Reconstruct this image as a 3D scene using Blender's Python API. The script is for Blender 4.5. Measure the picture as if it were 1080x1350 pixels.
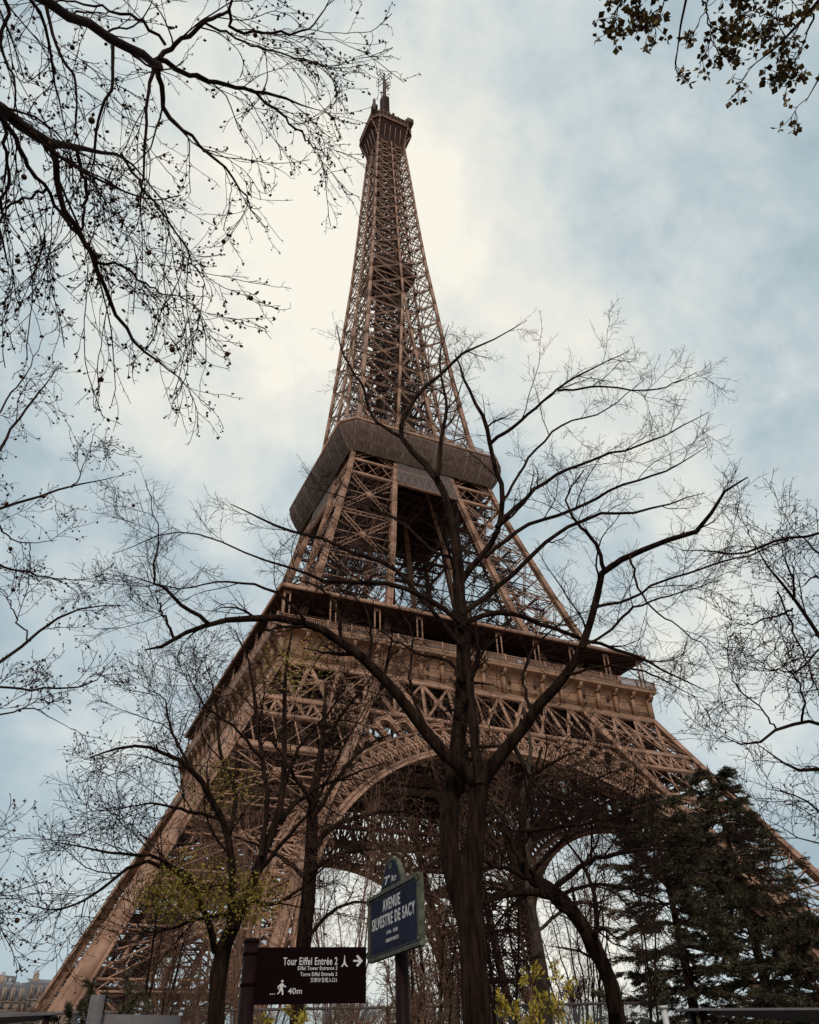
import bpy, math, random
import numpy as np
from math import radians, sin, cos, pi
SC = bpy.context.scene
for o in list(bpy.data.objects): bpy.data.objects.remove(o)
rng = np.random.default_rng(7); random.seed(7)

# ------------------------------------------------------------------ camera
CAM = np.array([-61.555, -133.671, 3.011]); YAW, PITCH, ROLL, FPX = 0.459, 0.632, -0.0355, 1012.8
GZ = 1.3                                              # ground level
_cy, _sy, _cp, _sp = cos(YAW), sin(YAW), cos(PITCH), sin(PITCH)
_f = np.array([_sy*_cp, _cy*_cp, _sp]); _r = np.array([_cy, -_sy, 0.0]); _u = np.cross(_r, _f)
_cr, _sr = cos(ROLL), sin(ROLL)
CX, CY, CZ = _cr*_r+_sr*_u, -_sr*_r+_cr*_u, _f        # camera right, up, forward
import mathutils
cam = bpy.data.cameras.new('camera'); co = bpy.data.objects.new('camera', cam); SC.collection.objects.link(co)
co.matrix_world = mathutils.Matrix(((CX[0], CY[0], -CZ[0], CAM[0]), (CX[1], CY[1], -CZ[1], CAM[1]), (CX[2], CY[2], -CZ[2], CAM[2]), (0, 0, 0, 1)))
cam.sensor_fit = 'HORIZONTAL'; cam.sensor_width = 36; cam.lens = FPX/1080*36; cam.clip_start = 0.05; cam.clip_end = 6000
SC.camera = co

def ray(px, py):
    d = CX*(px-540)/FPX - CY*(py-675)/FPX + CZ
    return d
def at(px, py, h):
    """world point seen along a sight line at horizontal distance h from the viewpoint"""
    d = ray(px, py); return CAM + d*(h/math.hypot(d[0], d[1]))
def depth(px, py, h):
    d = ray(px, py); return h/math.hypot(d[0], d[1])

# ------------------------------------------------------------------ light
SUN_EL, SUN_AZ = radians(38), radians(205)            # azimuth of the sun, clockwise from +y
sun = bpy.data.lights.new('sun', 'SUN'); so = bpy.data.objects.new('sun', sun); SC.collection.objects.link(so)
sun.energy = 1.5; sun.angle = radians(12); sun.color = (1.0, 0.93, 0.84)
sd = mathutils.Vector((sin(SUN_AZ)*cos(SUN_EL), cos(SUN_AZ)*cos(SUN_EL), sin(SUN_EL)))
so.rotation_euler = sd.to_track_quat('Z', 'Y').to_euler()

W = bpy.data.worlds.new('World'); SC.world = W; W.use_nodes = True
nt = W.node_tree; nt.nodes.clear()
def N(t, **k):
    n = nt.nodes.new(t)
    for a, b in k.items(): setattr(n, a, b)
    return n
def L(a, b): nt.links.new(a, b)
out = N('ShaderNodeOutputWorld'); bg = N('ShaderNodeBackground'); bg.inputs['Strength'].default_value = 0.1; L(bg.outputs[0], out.inputs[0])
sky = N('ShaderNodeTexSky', sky_type='NISHITA'); sky.sun_disc = False; sky.sun_elevation = SUN_EL; sky.sun_rotation = SUN_AZ
tc = N('ShaderNodeTexCoord')
def noise(scale, det, rough, dist=0.0, src=None):
    n = N('ShaderNodeTexNoise'); n.inputs['Scale'].default_value = scale; n.inputs['Detail'].default_value = det
    n.inputs['Roughness'].default_value = rough; n.inputs['Distortion'].default_value = dist; L(src or tc.outputs['Generated'], n.inputs['Vector']); return n
def M(op, a, b, c=None):
    n = N('ShaderNodeMath', operation=op)
    for i, v in enumerate((a, b, c)):
        if v is None: continue
        if isinstance(v, (int, float)): n.inputs[i].default_value = v
        else: L(v, n.inputs[i])
    return n.outputs[0]
# bright bank of cloud: soft patches of the sky dome (direction, width, weight)
patches = [(410, 430, 80, .52), (300, 330, 60, .36), (560, 260, 120, .36), (680, 380, 60, .42), (400, 120, 60, .34), (760, 500, 120, .30),
           (330, 640, 120, .30), (900, 700, 60, .5), (150, 560, 120, .12), (380, 800, 200, .2), (460, 1180, 60, .42), (760, 1280, 60, .6), (90, 1050, 120, .25), (700, 90, 120, .18), (1080, 900, 60, .3), (600, 60, 30, .12), (40, 330, 40, .22), (860, 260, 40, .14), (860, 560, 90, .16)]
acc = None
for (px, py, kk, a) in patches:
    d = ray(px, py); d = d/np.linalg.norm(d)
    v = N('ShaderNodeVectorMath', operation='DOT_PRODUCT'); L(tc.outputs['Generated'], v.inputs[0]); v.inputs[1].default_value = tuple(d)
    e = M('EXPONENT', M('MULTIPLY', M('SUBTRACT', v.outputs['Value'], 1.0), float(kk)), 0)
    t = M('MULTIPLY', e, float(a)); acc = t if acc is None else M('ADD', acc, t)
n1 = noise(3.2, 6, .55, .35); n2 = noise(9.0, 7, .6, .2)
nz = M('ADD', M('MULTIPLY', M('SUBTRACT', n1.outputs['Fac'], .5), 1.5), M('MULTIPLY', M('SUBTRACT', n2.outputs['Fac'], .48), 1.05))
fac = M('ADD', M('ADD', acc, nz), .07)
ramp = N('ShaderNodeValToRGB'); L(fac, ramp.inputs['Fac']); cr = ramp.color_ramp
S1 = 0.1
def lin(c): return tuple(((x/255/12.92) if x/255 <= .04045 else ((x/255+.055)/1.055)**2.4) for x in c)
cols = [(0.0, (156, 172, 180)), (.22, (174, 189, 195)), (.42, (194, 204, 206)), (.62, (213, 217, 212)), (.88, (231, 229, 219)), (1.0, (240, 236, 223))]
cr.elements[0].position, cr.elements[1].position = 0, 1
for i, (p_, c_) in enumerate(cols):
    e = cr.elements[0] if i == 0 else (cr.elements[-1] if i == len(cols)-1 else cr.elements.new(p_))
    e.position = p_; e.color = (*lin(c_), 1)
sc_ = N('ShaderNodeVectorMath', operation='SCALE'); L(ramp.outputs['Color'], sc_.inputs[0]); sc_.inputs['Scale'].default_value = 10.0
mx = N('ShaderNodeMix', data_type='RGBA'); mx.inputs['Factor'].default_value = 0.94; L(sky.outputs[0], mx.inputs['A']); L(sc_.outputs[0], mx.inputs['B'])
L(mx.outputs['Result'], bg.inputs['Color'])
SC.view_settings.view_transform = 'Standard'; SC.view_settings.look = 'None'; SC.view_settings.gamma = 1; SC.view_settings.exposure = 0.2
SC.render.engine = 'CYCLES'

# ------------------------------------------------------------------ materials
def mat(name, col, rough=.7, col2=None, scale=4.0, bump=0.0, bscale=20.0, metal=0.0, alpha=1.0, trans=0.0, stretch=None, coord='Object', spec=.3):
    m = bpy.data.materials.new(name); m.use_nodes = True; t = m.node_tree; b = t.nodes['Principled BSDF']
    b.inputs['Roughness'].default_value = rough; b.inputs['Metallic'].default_value = metal; b.inputs['Alpha'].default_value = alpha
    b.inputs['Specular IOR Level'].default_value = spec
    b.inputs['Transmission Weight'].default_value = trans
    tcn = t.nodes.new('ShaderNodeTexCoord'); mp = t.nodes.new('ShaderNodeMapping'); t.links.new(tcn.outputs[coord], mp.inputs['Vector'])
    if stretch: mp.inputs['Scale'].default_value = stretch
    if col2 is not None:
        n = t.nodes.new('ShaderNodeTexNoise'); n.inputs['Scale'].default_value = scale; n.inputs['Detail'].default_value = 6; n.inputs['Roughness'].default_value = .65
        r = t.nodes.new('ShaderNodeValToRGB'); r.color_ramp.elements[0].position = .36; r.color_ramp.elements[1].position = .66
        r.color_ramp.elements[0].color = (*col, 1); r.color_ramp.elements[1].color = (*col2, 1)
        t.links.new(mp.outputs[0], n.inputs['Vector']); t.links.new(n.outputs['Fac'], r.inputs['Fac']); t.links.new(r.outputs['Color'], b.inputs['Base Color'])
    else: b.inputs['Base Color'].default_value = (*col, 1)
    if bump > 0:
        n = t.nodes.new('ShaderNodeTexNoise'); n.inputs['Scale'].default_value = bscale; n.inputs['Detail'].default_value = 8; n.inputs['Roughness'].default_value = .7
        bp = t.nodes.new('ShaderNodeBump'); bp.inputs['Strength'].default_value = bump; bp.inputs['Distance'].default_value = .05
        t.links.new(mp.outputs[0], n.inputs['Vector']); t.links.new(n.outputs['Fac'], bp.inputs['Height']); t.links.new(bp.outputs[0], b.inputs['Normal'])
    return m
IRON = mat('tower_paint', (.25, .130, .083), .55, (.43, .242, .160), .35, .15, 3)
IRON_D = mat('tower_paint_shaded', (.055, .023, .016), .6, (.095, .045, .032), .4)  # tower paint darkened: the shade inside the lattice is put into the colour
IRON_Y = mat('frieze_paint', (.20, .102, .060), .55, (.34, .188, .112), .6, .2, 2)
NET = mat('net_cloth', (.085, .050, .038), .9, (.165, .11, .086), 1.6, .5, 9, stretch=(1, 1, .25))
SEAM = mat('net_seam', (.30, .25, .22), .9)
CABIN = mat('cabin_paint', (.030, .013, .010), .7, (.05, .022, .016), .6, spec=.1)
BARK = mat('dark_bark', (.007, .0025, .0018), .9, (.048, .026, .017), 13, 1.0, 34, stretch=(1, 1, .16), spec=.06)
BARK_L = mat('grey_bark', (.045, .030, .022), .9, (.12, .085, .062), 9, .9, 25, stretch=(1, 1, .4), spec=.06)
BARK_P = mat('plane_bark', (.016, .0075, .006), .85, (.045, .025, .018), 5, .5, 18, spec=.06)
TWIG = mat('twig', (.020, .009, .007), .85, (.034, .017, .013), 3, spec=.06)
TWIG_B = mat('brown_twig', (.15, .078, .052), .85, (.26, .145, .096), 1.2, spec=.06)
BUD = mat('bud', (.030, .013, .007), .8, (.085, .038, .015), 8, spec=.06)
LEAF_Y = mat('young_leaf', (.30, .21, .025), .7, (.50, .36, .045), 2)
LEAF_T = mat('tree_young_leaf', (.17, .115, .015), .7, (.30, .21, .03), 2)
LEAF_O = mat('bronze_leaf', (.06, .03, .012), .7, (.24, .15, .03), 6)
NEEDLE = mat('needle', (.058, .050, .032), .8, (.18, .15, .088), 1.1, spec=.06)
GLASS = mat('glass', (.12, .13, .13), .08, metal=.0, alpha=.4)
PANE = mat('pavilion_glass', (.30, .38, .42), .05, metal=.75)
DARK = mat('dark_metal', (.012, .004, .004), .5)
STONE = mat('stone', (.34, .27, .21), .85, (.46, .38, .30), 1.2, .2, 5)
GRAVEL = mat('gravel', (.16, .12, .09), .95, (.26, .20, .15), 3, .5, 30)
GREYM = mat('grey_panel', (.12, .10, .10), .6, (.18, .155, .15), 5)

# ------------------------------------------------------------------ mesh helpers
COL = SC.collection
def link(o, parent=None):
    COL.objects.link(o)
    if parent is not None: o.parent = parent
    return o
def props(o, label=None, cat=None, group=None, kind=None):
    if label: o['label'] = label
    if cat: o['category'] = cat
    if group: o['group'] = group
    if kind: o['kind'] = kind
    return o
def thing(name, label, cat, loc=(0, 0, 0), group=None, rz=0):
    o = bpy.data.objects.new(name, None); o.location = loc; o.rotation_euler = (0, 0, rz); o.empty_display_size = .5
    link(o); return props(o, label, cat, group)
def rawmesh(name, V, F, m, smooth=False):
    """V (n,3), F list of arrays of equal-size faces"""
    me = bpy.data.meshes.new(name); V = np.asarray(V, np.float32)
    me.vertices.add(len(V)); me.vertices.foreach_set('co', V.ravel())
    F = [np.asarray(f, np.int32) for f in F if len(f)]
    idx = np.concatenate([f.ravel() for f in F]); tot = np.concatenate([np.full(len(f), f.shape[1], np.int32) for f in F])
    me.loops.add(len(idx)); me.loops.foreach_set('vertex_index', idx)
    me.polygons.add(len(tot)); st = np.concatenate([[0], np.cumsum(tot)[:-1]]).astype(np.int32); me.polygons.foreach_set('loop_start', st)
    if smooth: me.polygons.foreach_set('use_smooth', np.ones(len(tot), bool))
    me.update(calc_edges=True); me.validate()
    for mm in (m if isinstance(m, (list, tuple)) else [m]): me.materials.append(mm)
    return me
def obj(name, V, F, m, parent=None, smooth=False):
    """V in world coordinates; when the parent is an empty standing at loc, they are shifted to it"""
    V = np.asarray(V, float)
    if parent is not None:
        p = parent; off = np.zeros(3)
        while p is not None: off += np.array(p.location); p = p.parent
        V = V - off
    return link(bpy.data.objects.new(name, rawmesh(name, V, F, m, smooth)), parent)
BOXF = np.array([[0, 1, 2, 3], [7, 6, 5, 4], [0, 4, 5, 1], [1, 5, 6, 2], [2, 6, 7, 3], [3, 7, 4, 0]])
class B:
    """collects beams and free polygons into one mesh"""
    def __init__(s): s.a = []; s.b = []; s.w = []; s.h = []; s.V = []; s.Q = []; s.T = []; s.n = 0
    def beam(s, a, b, w, h=None):
        s.a.append(a); s.b.append(b); s.w.append(w); s.h.append(h if h is not None else w)
    def laced(s, a, b, W, t, step=None, nrm=None):
        """two flats and the zigzag between them; nrm: normal of the plane they lie in"""
        a = np.array(a, float); b = np.array(b, float); d = b-a; Ln = np.linalg.norm(d)
        if Ln < .3: return
        d /= Ln; q = np.cross(d, nrm); q /= np.linalg.norm(q); q *= W/2
        s.beam(a+q, b+q, t); s.beam(a-q, b-q, t)
        n = max(2, int(Ln/(step or W*1.3))); P = [a+(b-a)*i/n + (q if i % 2 else -q) for i in range(n+1)]
        for i in range(n): s.beam(P[i], P[i+1], t*.55)
    def box(s, x0, x1, y0, y1, z0, z1):
        s.beam(((x0+x1)/2, (y0+y1)/2, z0), ((x0+x1)/2, (y0+y1)/2, z1), x1-x0, y1-y0)
    def quad(s, *p):
        n = s.n; s.V += [tuple(x) for x in p]; s.n += len(p)
        (s.Q if len(p) == 4 else s.T).append(tuple(range(n, n+len(p))))
    def strip(s, P, Q):
        for i in range(len(P)-1): s.quad(P[i], P[i+1], Q[i+1], Q[i])
    def arrays(s):
        Vs = []; Fs = []; n = 0
        if s.a:
            a = np.array(s.a, float); b = np.array(s.b, float); t = b-a; t /= np.linalg.norm(t, axis=1)[:, None]+1e-9
            k = len(a); jt = 1+rng.uniform(-.04, .04, k)
            w = np.array(s.w)*jt/2; h = np.array(s.h)*jt[::-1]/2
            ref = np.where((np.abs(t[:, 2]) < .8)[:, None], np.array([0, 0, 1.]), np.array([0, 1., 0]))
            sd_ = np.cross(t, ref); sd_ /= np.linalg.norm(sd_, axis=1)[:, None]+1e-9; up = np.cross(sd_, t)
            sd_ = sd_*w[:, None]; up = up*h[:, None]
            V = np.stack([a-sd_-up, a+sd_-up, a+sd_+up, a-sd_+up, b-sd_-up, b+sd_-up, b+sd_+up, b-sd_+up], 1).reshape(-1, 3)
            Fs.append((BOXF[None]+np.arange(k)[:, None, None]*8).reshape(-1, 4)); Vs.append(V); n = len(V)
        if s.V:
            Vs.append(np.array(s.V))
            if s.Q: Fs.append(np.array(s.Q)+n)
            if s.T: Fs.append(np.array(s.T)+n)
        return np.concatenate(Vs), Fs
    def build(s, name, m, parent=None, smooth=False):
        V, F = s.arrays(); return obj(name, V, F, m, parent, smooth)
def turns(name, bb, m, parent, n=4):
    """one mesh, repeated on the faces of the square tower"""
    o = bb.build(name, m, parent); r = [o]
    for k in range(1, n):
        c = o.copy(); COL.objects.link(c); c.parent = parent; c.rotation_euler = (0, 0, -k*pi/2); r.append(c)
    return r

# ------------------------------------------------------------------ ground
def sheet(name, x0, x1, y0, y1, z, m):
    o = obj(name, [(x0, y0, z), (x1, y0, z), (x1, y1, z), (x0, y1, z)], [[[0, 1, 2, 3]]], m); o['kind'] = 'structure'; return o
sheet('ground', -2500, 2500, -2500, 2500, GZ, GRAVEL)
PAV = mat('asphalt', (.045, .043, .042), .9, (.06, .058, .055), 3, .3, 40)
sheet('path', -110, 20, -140, -108, GZ+.004, PAV)

# ------------------------------------------------------------------ the tower
ZS = [0, 17, 25.2, 40, 51.7, 58, 66.5, 71.3, 82.5, 102.8, 111, 125, 145, 160, 178, 202, 227, 245, 274, 280]
SS = [59.3, 50.9, 46.9, 39.6, 34.0, 31.3, 28.3, 26.6, 23.5, 18.3, 16.6, 14.4, 12.6, 11.4, 10.2, 8.5, 7.2, 6.4, 4.9, 4.7]
ZU = [0, 13.3, 19, 27.8, 32, 40.5, 51, 58, 69, 84, 101, 124, 148, 165, 178]
US = [42.8, 37.5, 35.2, 31, 28.6, 24.2, 18.8, 16.4, 13.6, 10.8, 8.2, 4.9, 2.7, 1.4, .25]
def S(z): return float(np.interp(z, ZS, SS))
def U(z): return float(np.interp(z, ZU, US))
tower = thing('lattice_tower', 'tall brown wrought iron lattice tower on four arched legs behind the bare trees', 'tower')

def leg(zl, wc, wl, tl, skip=()):
    """one corner pillar (-,-) of four box girders with crossed laced braces on its four sides"""
    b = B(); d_ = B()
    c = lambda k, z: {'A': (-S(z), -S(z), z), 'B': (-U(z), -S(z), z), 'C': (-S(z), -U(z), z), 'D': (-U(z), -U(z), z)}[k]
    for k in 'ABCD':
        for i in range(len(zl)-1):
            w = wc*(1-.3*i/len(zl))*(1 if k != 'D' else .85)
            n = 2
            for j in range(n):
                z0 = zl[i]+(zl[i+1]-zl[i])*j/n; z1 = zl[i]+(zl[i+1]-zl[i])*(j+1)/n
                b.beam(c(k, z0), c(k, z1+.15), w*.84, w*.84)
                for ex in (-.4, .4):
                    for ey in (-.4, .4): o_ = np.array([ex*w, ey*w, 0]); b.beam(np.array(c(k, z0))+o_, np.array(c(k, z1+.1))+o_, w*.2, w*.2)
                # raised edge flanges and splice plates on the girder
            p0, p1 = np.array(c(k, zl[i])), np.array(c(k, zl[i+1]))
            m_ = int(np.linalg.norm(p1-p0)/3.2)
            for j in range(1, m_):
                q = p0+(p1-p0)*j/m_; dq = (p1-p0)/np.linalg.norm(p1-p0)*.14
                b.beam(q-dq*.7, q+dq*.7, w*1.02, w*1.02)
    outer = b
    for (k1, k2, nr) in (('A', 'B', (0, -1, 0)), ('A', 'C', (-1, 0, 0)), ('B', 'D', (1, 0, 0)), ('C', 'D', (0, 1, 0))):
        b = d_ if 'D' in k1+k2 else outer
        for i in range(len(zl)-1):
            z0, z1 = zl[i], zl[i+1]; a0, a1, b0, b1 = [np.array(x) for x in (c(k1, z0), c(k1, z1), c(k2, z0), c(k2, z1))]
            hh = z1-z0
            if hh < 5.2:                     # belt of small crosses
                n = max(3, int(np.linalg.norm(b0-a0)/hh*1.7))
                b.beam(a0, b0, .5, .6); b.beam(a1, b1, .5, .6)
                for j in range(n):
                    p, q = a0+(b0-a0)*j/n, a0+(b0-a0)*(j+1)/n; r, t = a1+(b1-a1)*j/n, a1+(b1-a1)*(j+1)/n
                    b.beam(p, t, tl*1.3, .1); b.beam(q, r, tl*1.3, .1)
            else:
                b.laced(a0, b1, wl, tl, nrm=nr); b.laced(b0, a1, wl, tl, nrm=nr)
                b.laced(a1, b1, wl, tl*1.2, nrm=nr)
                mid = (a0+a1+b0+b1)/4; gp = wl*.9
                b.beam(mid+np.array([0, 0, -gp]), mid+np.array([0, 0, gp]), gp*1.5 if nr[0] == 0 else .12, .12 if nr[0] == 0 else gp*1.5)
                # thin secondary ties
                am, bm = (a0+a1)/2, (b0+b1)/2
                b.beam(am, mid, tl*1.3); b.beam(mid, bm, tl*1.3)
                for (e0, e1) in ((a0, am), (am, a1), (b0, bm), (bm, b1)): b.beam((e0+e1)/2, (e0+e1)/2+(mid-(e0+e1)/2)*.5, tl)
    for z in zl:                             # diaphragms
        d_.laced(c('A', z), c('D', z), wl, tl, nrm=(0, 0, 1)); d_.laced(c('B', z), c('C', z), wl, tl, nrm=(0, 0, 1))
    for i in range(len(zl)-1):               # inner stiffening between the faces
        z0, z1 = zl[i], zl[i+1]; zm = (z0+z1)/2
        h_ = lambda fx, fy, z: (-(U(z)+(S(z)-U(z))*fx), -(U(z)+(S(z)-U(z))*fy), z)
        for f in (.33, .67):
            d_.laced(h_(f, 0, z0), h_(f, 1, z1), wl*.8, tl, nrm=(1, 0, 0)); d_.laced(h_(f, 1, z0), h_(f, 0, z1), wl*.8, tl, nrm=(1, 0, 0))
            d_.laced(h_(0, f, z0), h_(1, f, z1), wl*.8, tl, nrm=(0, 1, 0)); d_.laced(h_(1, f, z0), h_(0, f, z1), wl*.8, tl, nrm=(0, 1, 0))
            d_.beam(h_(f, 0, z1), h_(f, 1, z1), .3, .5); d_.beam(h_(0, f, z1), h_(1, f, z1), .3, .5); d_.beam(h_(f, 0, zm), h_(f, 1, zm), .2); d_.beam(h_(0, f, zm), h_(1, f, zm), .2)
    return outer, d_, c
# lower legs
ZL = [0, 9.8, 19.6, 28.6, 36.4, 41.5, 44.5, 51.7]
lb, ld, lc = leg(ZL, 1.5, .9, .16)
for k in range(3):                           # inclined lift track and stairs inside the leg
    f = (.35, .5, .65)[k]
    for z0, z1 in zip(ZL[:-1], ZL[1:]):
        g = lambda z, f=f: (-(U(z)+(S(z)-U(z))*f), -(U(z)+(S(z)-U(z))*.5), z)
        ld.beam(g(z0), g(z1), .45)
for i in range(46):
    z = 1+i*1.1; s0 = (S(z)+U(z))/2
    ld.beam((-s0-3, -s0, z), (-s0+3, -s0, z+.2), .16)
    if i % 2: ld.beam((-s0-2.6, -s0-2, z), (-s0+2.8, -s0+2, z+2), .14)
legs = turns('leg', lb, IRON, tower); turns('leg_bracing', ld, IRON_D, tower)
# masonry under each leg girder
for x in (-S(0), -U(0)):
    for y in (-S(0), -U(0)):
        fb = B(); fb.beam((x, y, -1), (x, y, GZ+1.2), 5.2, 5.2); fb.beam((x, y, GZ+1.1), (x+.4, y+.4, GZ+2.6), 3.6, 3.6)
        turns('masonry_base', fb, STONE, tower)

# arches: in the inclined plane of each face
CT = 1/math.cos(math.atan((S(17)-S(51.7))/(51.7-17)))       # stretch of the inclined plane
ZC0, RI = 8.7, 36.0
RO = RI+3.7
def fp(u, v, off=0.0):
    """u across, v up along the inclined face from z=ZC0; off = inward"""
    z = ZC0+v/CT; return np.array([u, -S(z)+off, z])
def arc(r, th, off=0.0): return fp(r*cos(th), r*sin(th), off)
ab = B(); TH = np.linspace(radians(7), radians(173), 67)
for off, main in ((0, True), (3.2, False)):
    for r, w in ((RI, .55), (RO, .45)) + (((RI+RO)/2, .16),)*main:
        P = [arc(r, t, off) for t in TH]
        for i in range(len(P)-1): ab.beam(P[i], P[i+1], w, w*.9)
    for i in range(len(TH)-1):
        ab.beam(arc(RI, TH[i], off), arc(RO, TH[i], off), .22); ab.beam(arc(RI, TH[i], off), arc(RO, TH[i+1], off), .2); ab.beam(arc(RO, TH[i], off), arc(RI, TH[i+1], off), .2)
        if main:                             # ornamental scroll rings
            c0 = arc((RI+RO)/2, (TH[i]+TH[i+1])/2, -.05); tt = np.linspace(0, 2*pi, 9)
            ring = [c0+np.array([cos(q)*.62, 0, sin(q)*.62*.9]) for q in tt]
            for q in range(8): ab.beam(ring[q], ring[q+1], .13)
for r in (RI-.25, RO+.2):                    # flange plates, seen from below
    for i in range(len(TH)-1):
        if r < RI: ab.quad(arc(r, TH[i], -.5), arc(r, TH[i+1], -.5), arc(r, TH[i+1], 1.0), arc(r, TH[i], 1.0))
        else: ab.quad(arc(r, TH[i], -.4), arc(r, TH[i+1], -.4), arc(r, TH[i+1], .5), arc(r, TH[i], .5))
    if r < RI:
        for i in range(len(TH)-1):
            ab.quad(arc(r-.45, TH[i], -.5), arc(r-.45, TH[i+1], -.5), arc(r, TH[i+1], -.5), arc(r, TH[i], -.5))
for i in range(0, len(TH), 2): ab.beam(arc(RI, TH[i], 0), arc(RI, TH[i], 3.2), .3); ab.beam(arc(RO, TH[i], 0), arc(RO, TH[i], 3.2), .25)
for i in range(0, len(TH)-2, 2): ab.beam(arc(RI, TH[i], 0), arc(RI, TH[i+2], 3.2), .2); ab.beam(arc(RI, TH[i+2], 0), arc(RI, TH[i], 3.2), .2)
turns('arch', ab, IRON, tower)
# arcade between arch and girder
sp = B(); VG = (44.5-ZC0)*CT-.3
n_c = 40; TC = np.linspace(radians(18), radians(162), n_c+1)
def lim(th):
    r1 = VG/max(sin(th), .05)                # to the girder's lower chord
    r = RO
    while r < 60:                            # to the inner girder of the leg
        q = arc(r, th)
        if abs(q[0]) > U(q[2])-.8: break
        r += .25
    return min(r1, r)
for i in range(n_c):
    t0, t1 = TC[i], TC[i+1]; tm = (t0+t1)/2
    top = min(lim(t0), lim(t1), lim(tm)); h = top-RO
    if h < 1.0: continue
    dt = .16*(t1-t0); a0, a1 = t0+dt, t1-dt
    oh = min(h-.35, 3.9)                     # height of the opening
    rr = RO*(a1-a0)/2; sh = max(oh-rr, .2)
    hd = [(RO+sh+min(rr, oh-sh)*sin(q), tm-(a1-a0)/2*cos(q)*-1) for q in np.linspace(0, pi, 9)]
    hd = [(RO+.2, a1)]+hd+[(RO+.2, a0)]
    o1 = RO+oh+.35
    outl = [(RO+.2, t1), (RO+sh, t1)]+[(o1, t1+(t0-t1)*q) for q in np.linspace(.02, .98, 7)]+[(RO+sh, t0), (RO+.2, t0)]
    for off in (0, .45):
        sp.strip([arc(r, t, off) for r, t in hd], [arc(r, t, off) for r, t in outl])
    for j in range(len(hd)-1):
        r, t = hd[j]; r2, t2 = hd[j+1]; sp.quad(arc(r, t, 0), arc(r2, t2, 0), arc(r2, t2, .9), arc(r, t, .9))
    sp.beam(arc(RO, t0, -.05), arc(o1, t0, -.05), .3, .35)
    sp.beam(arc(o1, t0), arc(o1, t1), .25)
    if top-o1 > .6:                          # lattice filling above the openings
        sp.beam(arc(o1, t0, .1), arc(min(lim(t1), 60), t1, .1), .28, .12); sp.beam(arc(o1, t1, .2), arc(min(lim(t0), 60), t0, .2), .28, .12)
        sp.beam(arc(o1, t0, .15), arc(lim(t0), t0, .15), .25, .12)
turns('arcade', sp, IRON, tower)

# face girders under the first platform
gb = B()
def girder(b, z0, z1, x_of, n, wch, wd, off, lace=True):
    F_ = lambda t, z: np.array([(2*t-1)*x_of(z), -S(z)+off, z])
    for z in (z0, z1): b.beam(F_(0, z), F_(1, z), wch, wch*1.1)
    for i in range(n):
        a, b_ = i/n, (i+1)/n
        b.beam(F_(a, z0), F_(b_, z1), wd, .14); b.beam(F_(b_, z0), F_(a, z1), wd, .14)
        b.beam(F_(a, z0), F_(a, z1), wd*.9, .16)
        if lace:
            m_ = F_((a+b_)/2, (z0+z1)/2); b.beam(m_-np.array([.7, 0, .0]), m_+np.array([.7, 0, 0]), .1, .9)
girder(gb, 44.6, 51.5, S, 15, .55, .62, -.1)
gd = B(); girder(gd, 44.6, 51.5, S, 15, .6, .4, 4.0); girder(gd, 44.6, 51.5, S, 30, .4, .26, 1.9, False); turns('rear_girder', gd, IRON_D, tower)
for sx in (-1, 1):
    for z0, z1, n in ((41.6, 44.3, 6),):
        for i in range(n):
            f = lambda t, z: np.array([sx*(U(z)+(S(z)-U(z))*t), -S(z)-.12, z])
            gb.beam(f(i/n, z0), f((i+1)/n, z1), .38, .14); gb.beam(f((i+1)/n, z0), f(i/n, z1), .38, .14); gb.beam(f(i/n, z0), f(i/n, z1), .35, .12)
        gb.beam(f(0, z0), f(1, z0), .5); gb.beam(f(0, z1+.1), f(1, z1+.1), .5)
turns('girder', gb, IRON, tower)
# deep inner girders tying the legs together
ib = B()
for z0, z1, in ((38, 44.5), (44.5, 51.7)):
    n = 12
    F_ = lambda t, z: np.array([(2*t-1)*U(z), -U(z)+.2, z])
    for z in (z0, z1): ib.beam(F_(0, z), F_(1, z), .8)
    for i in range(n):
        ib.laced(F_(i/n, z0), F_((i+1)/n, z1), .6, .16, nrm=(0, 1, 0)); ib.laced(F_((i+1)/n, z0), F_(i/n, z1), .6, .16, nrm=(0, 1, 0)); ib.beam(F_(i/n, z0), F_(i/n, z1), .4)
for i in range(13):                          # floor beams in from the face
    x = -30+5*i
    ib.laced((x, -34, 52.5), (x, -15, 52.5), 1.6, .3, nrm=(1, 0, 0)); ib.beam((x, -34, 55), (x, -14, 55), .5, 1.2)
for i in range(9):
    y = -33+2.3*i; ib.beam((-33+2.3*i, y, 54.2), (33-2.3*i, y, 54.2), .4, 1.0)
    ib.laced((-33+2.3*i, y, 52.9), (33-2.3*i, y, 52.9), 1.2, .2, nrm=(0, 1, 0))
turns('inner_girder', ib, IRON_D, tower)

# ---- first platform
p1 = link(bpy.data.objects.new('first_platform', None), tower)
def ringband(b, h0, z0, h1, z1, ch=0.0, ch1=None):
    """quads of a square (or octagonal) band between two levels, front face only"""
    ch1 = ch if ch1 is None else ch1
    if ch == 0: b.quad((-h0, -h0, z0), (h0, -h0, z0), (h1, -h1, z1), (-h1, -h1, z1))
    else:
        b.quad((-h0+ch, -h0, z0), (h0-ch, -h0, z0), (h1-ch1, -h1, z1), (-h1+ch1, -h1, z1))
        b.quad((-h0, -h0+ch, z0), (-h0+ch, -h0, z0), (-h1+ch1, -h1, z1), (-h1, -h1+ch1, z1))
fr = B()
prof = [(34.25, 51.6), (34.25, 52.3), (33.6, 52.4), (33.6, 53.6), (33.7, 55.2), (34.15, 56.1), (35.2, 56.7), (35.2, 57.3)]
for (h0, z0), (h1, z1) in zip(prof[:-1], prof[1:]): ringband(fr, h0, z0, h1, z1)
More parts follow.
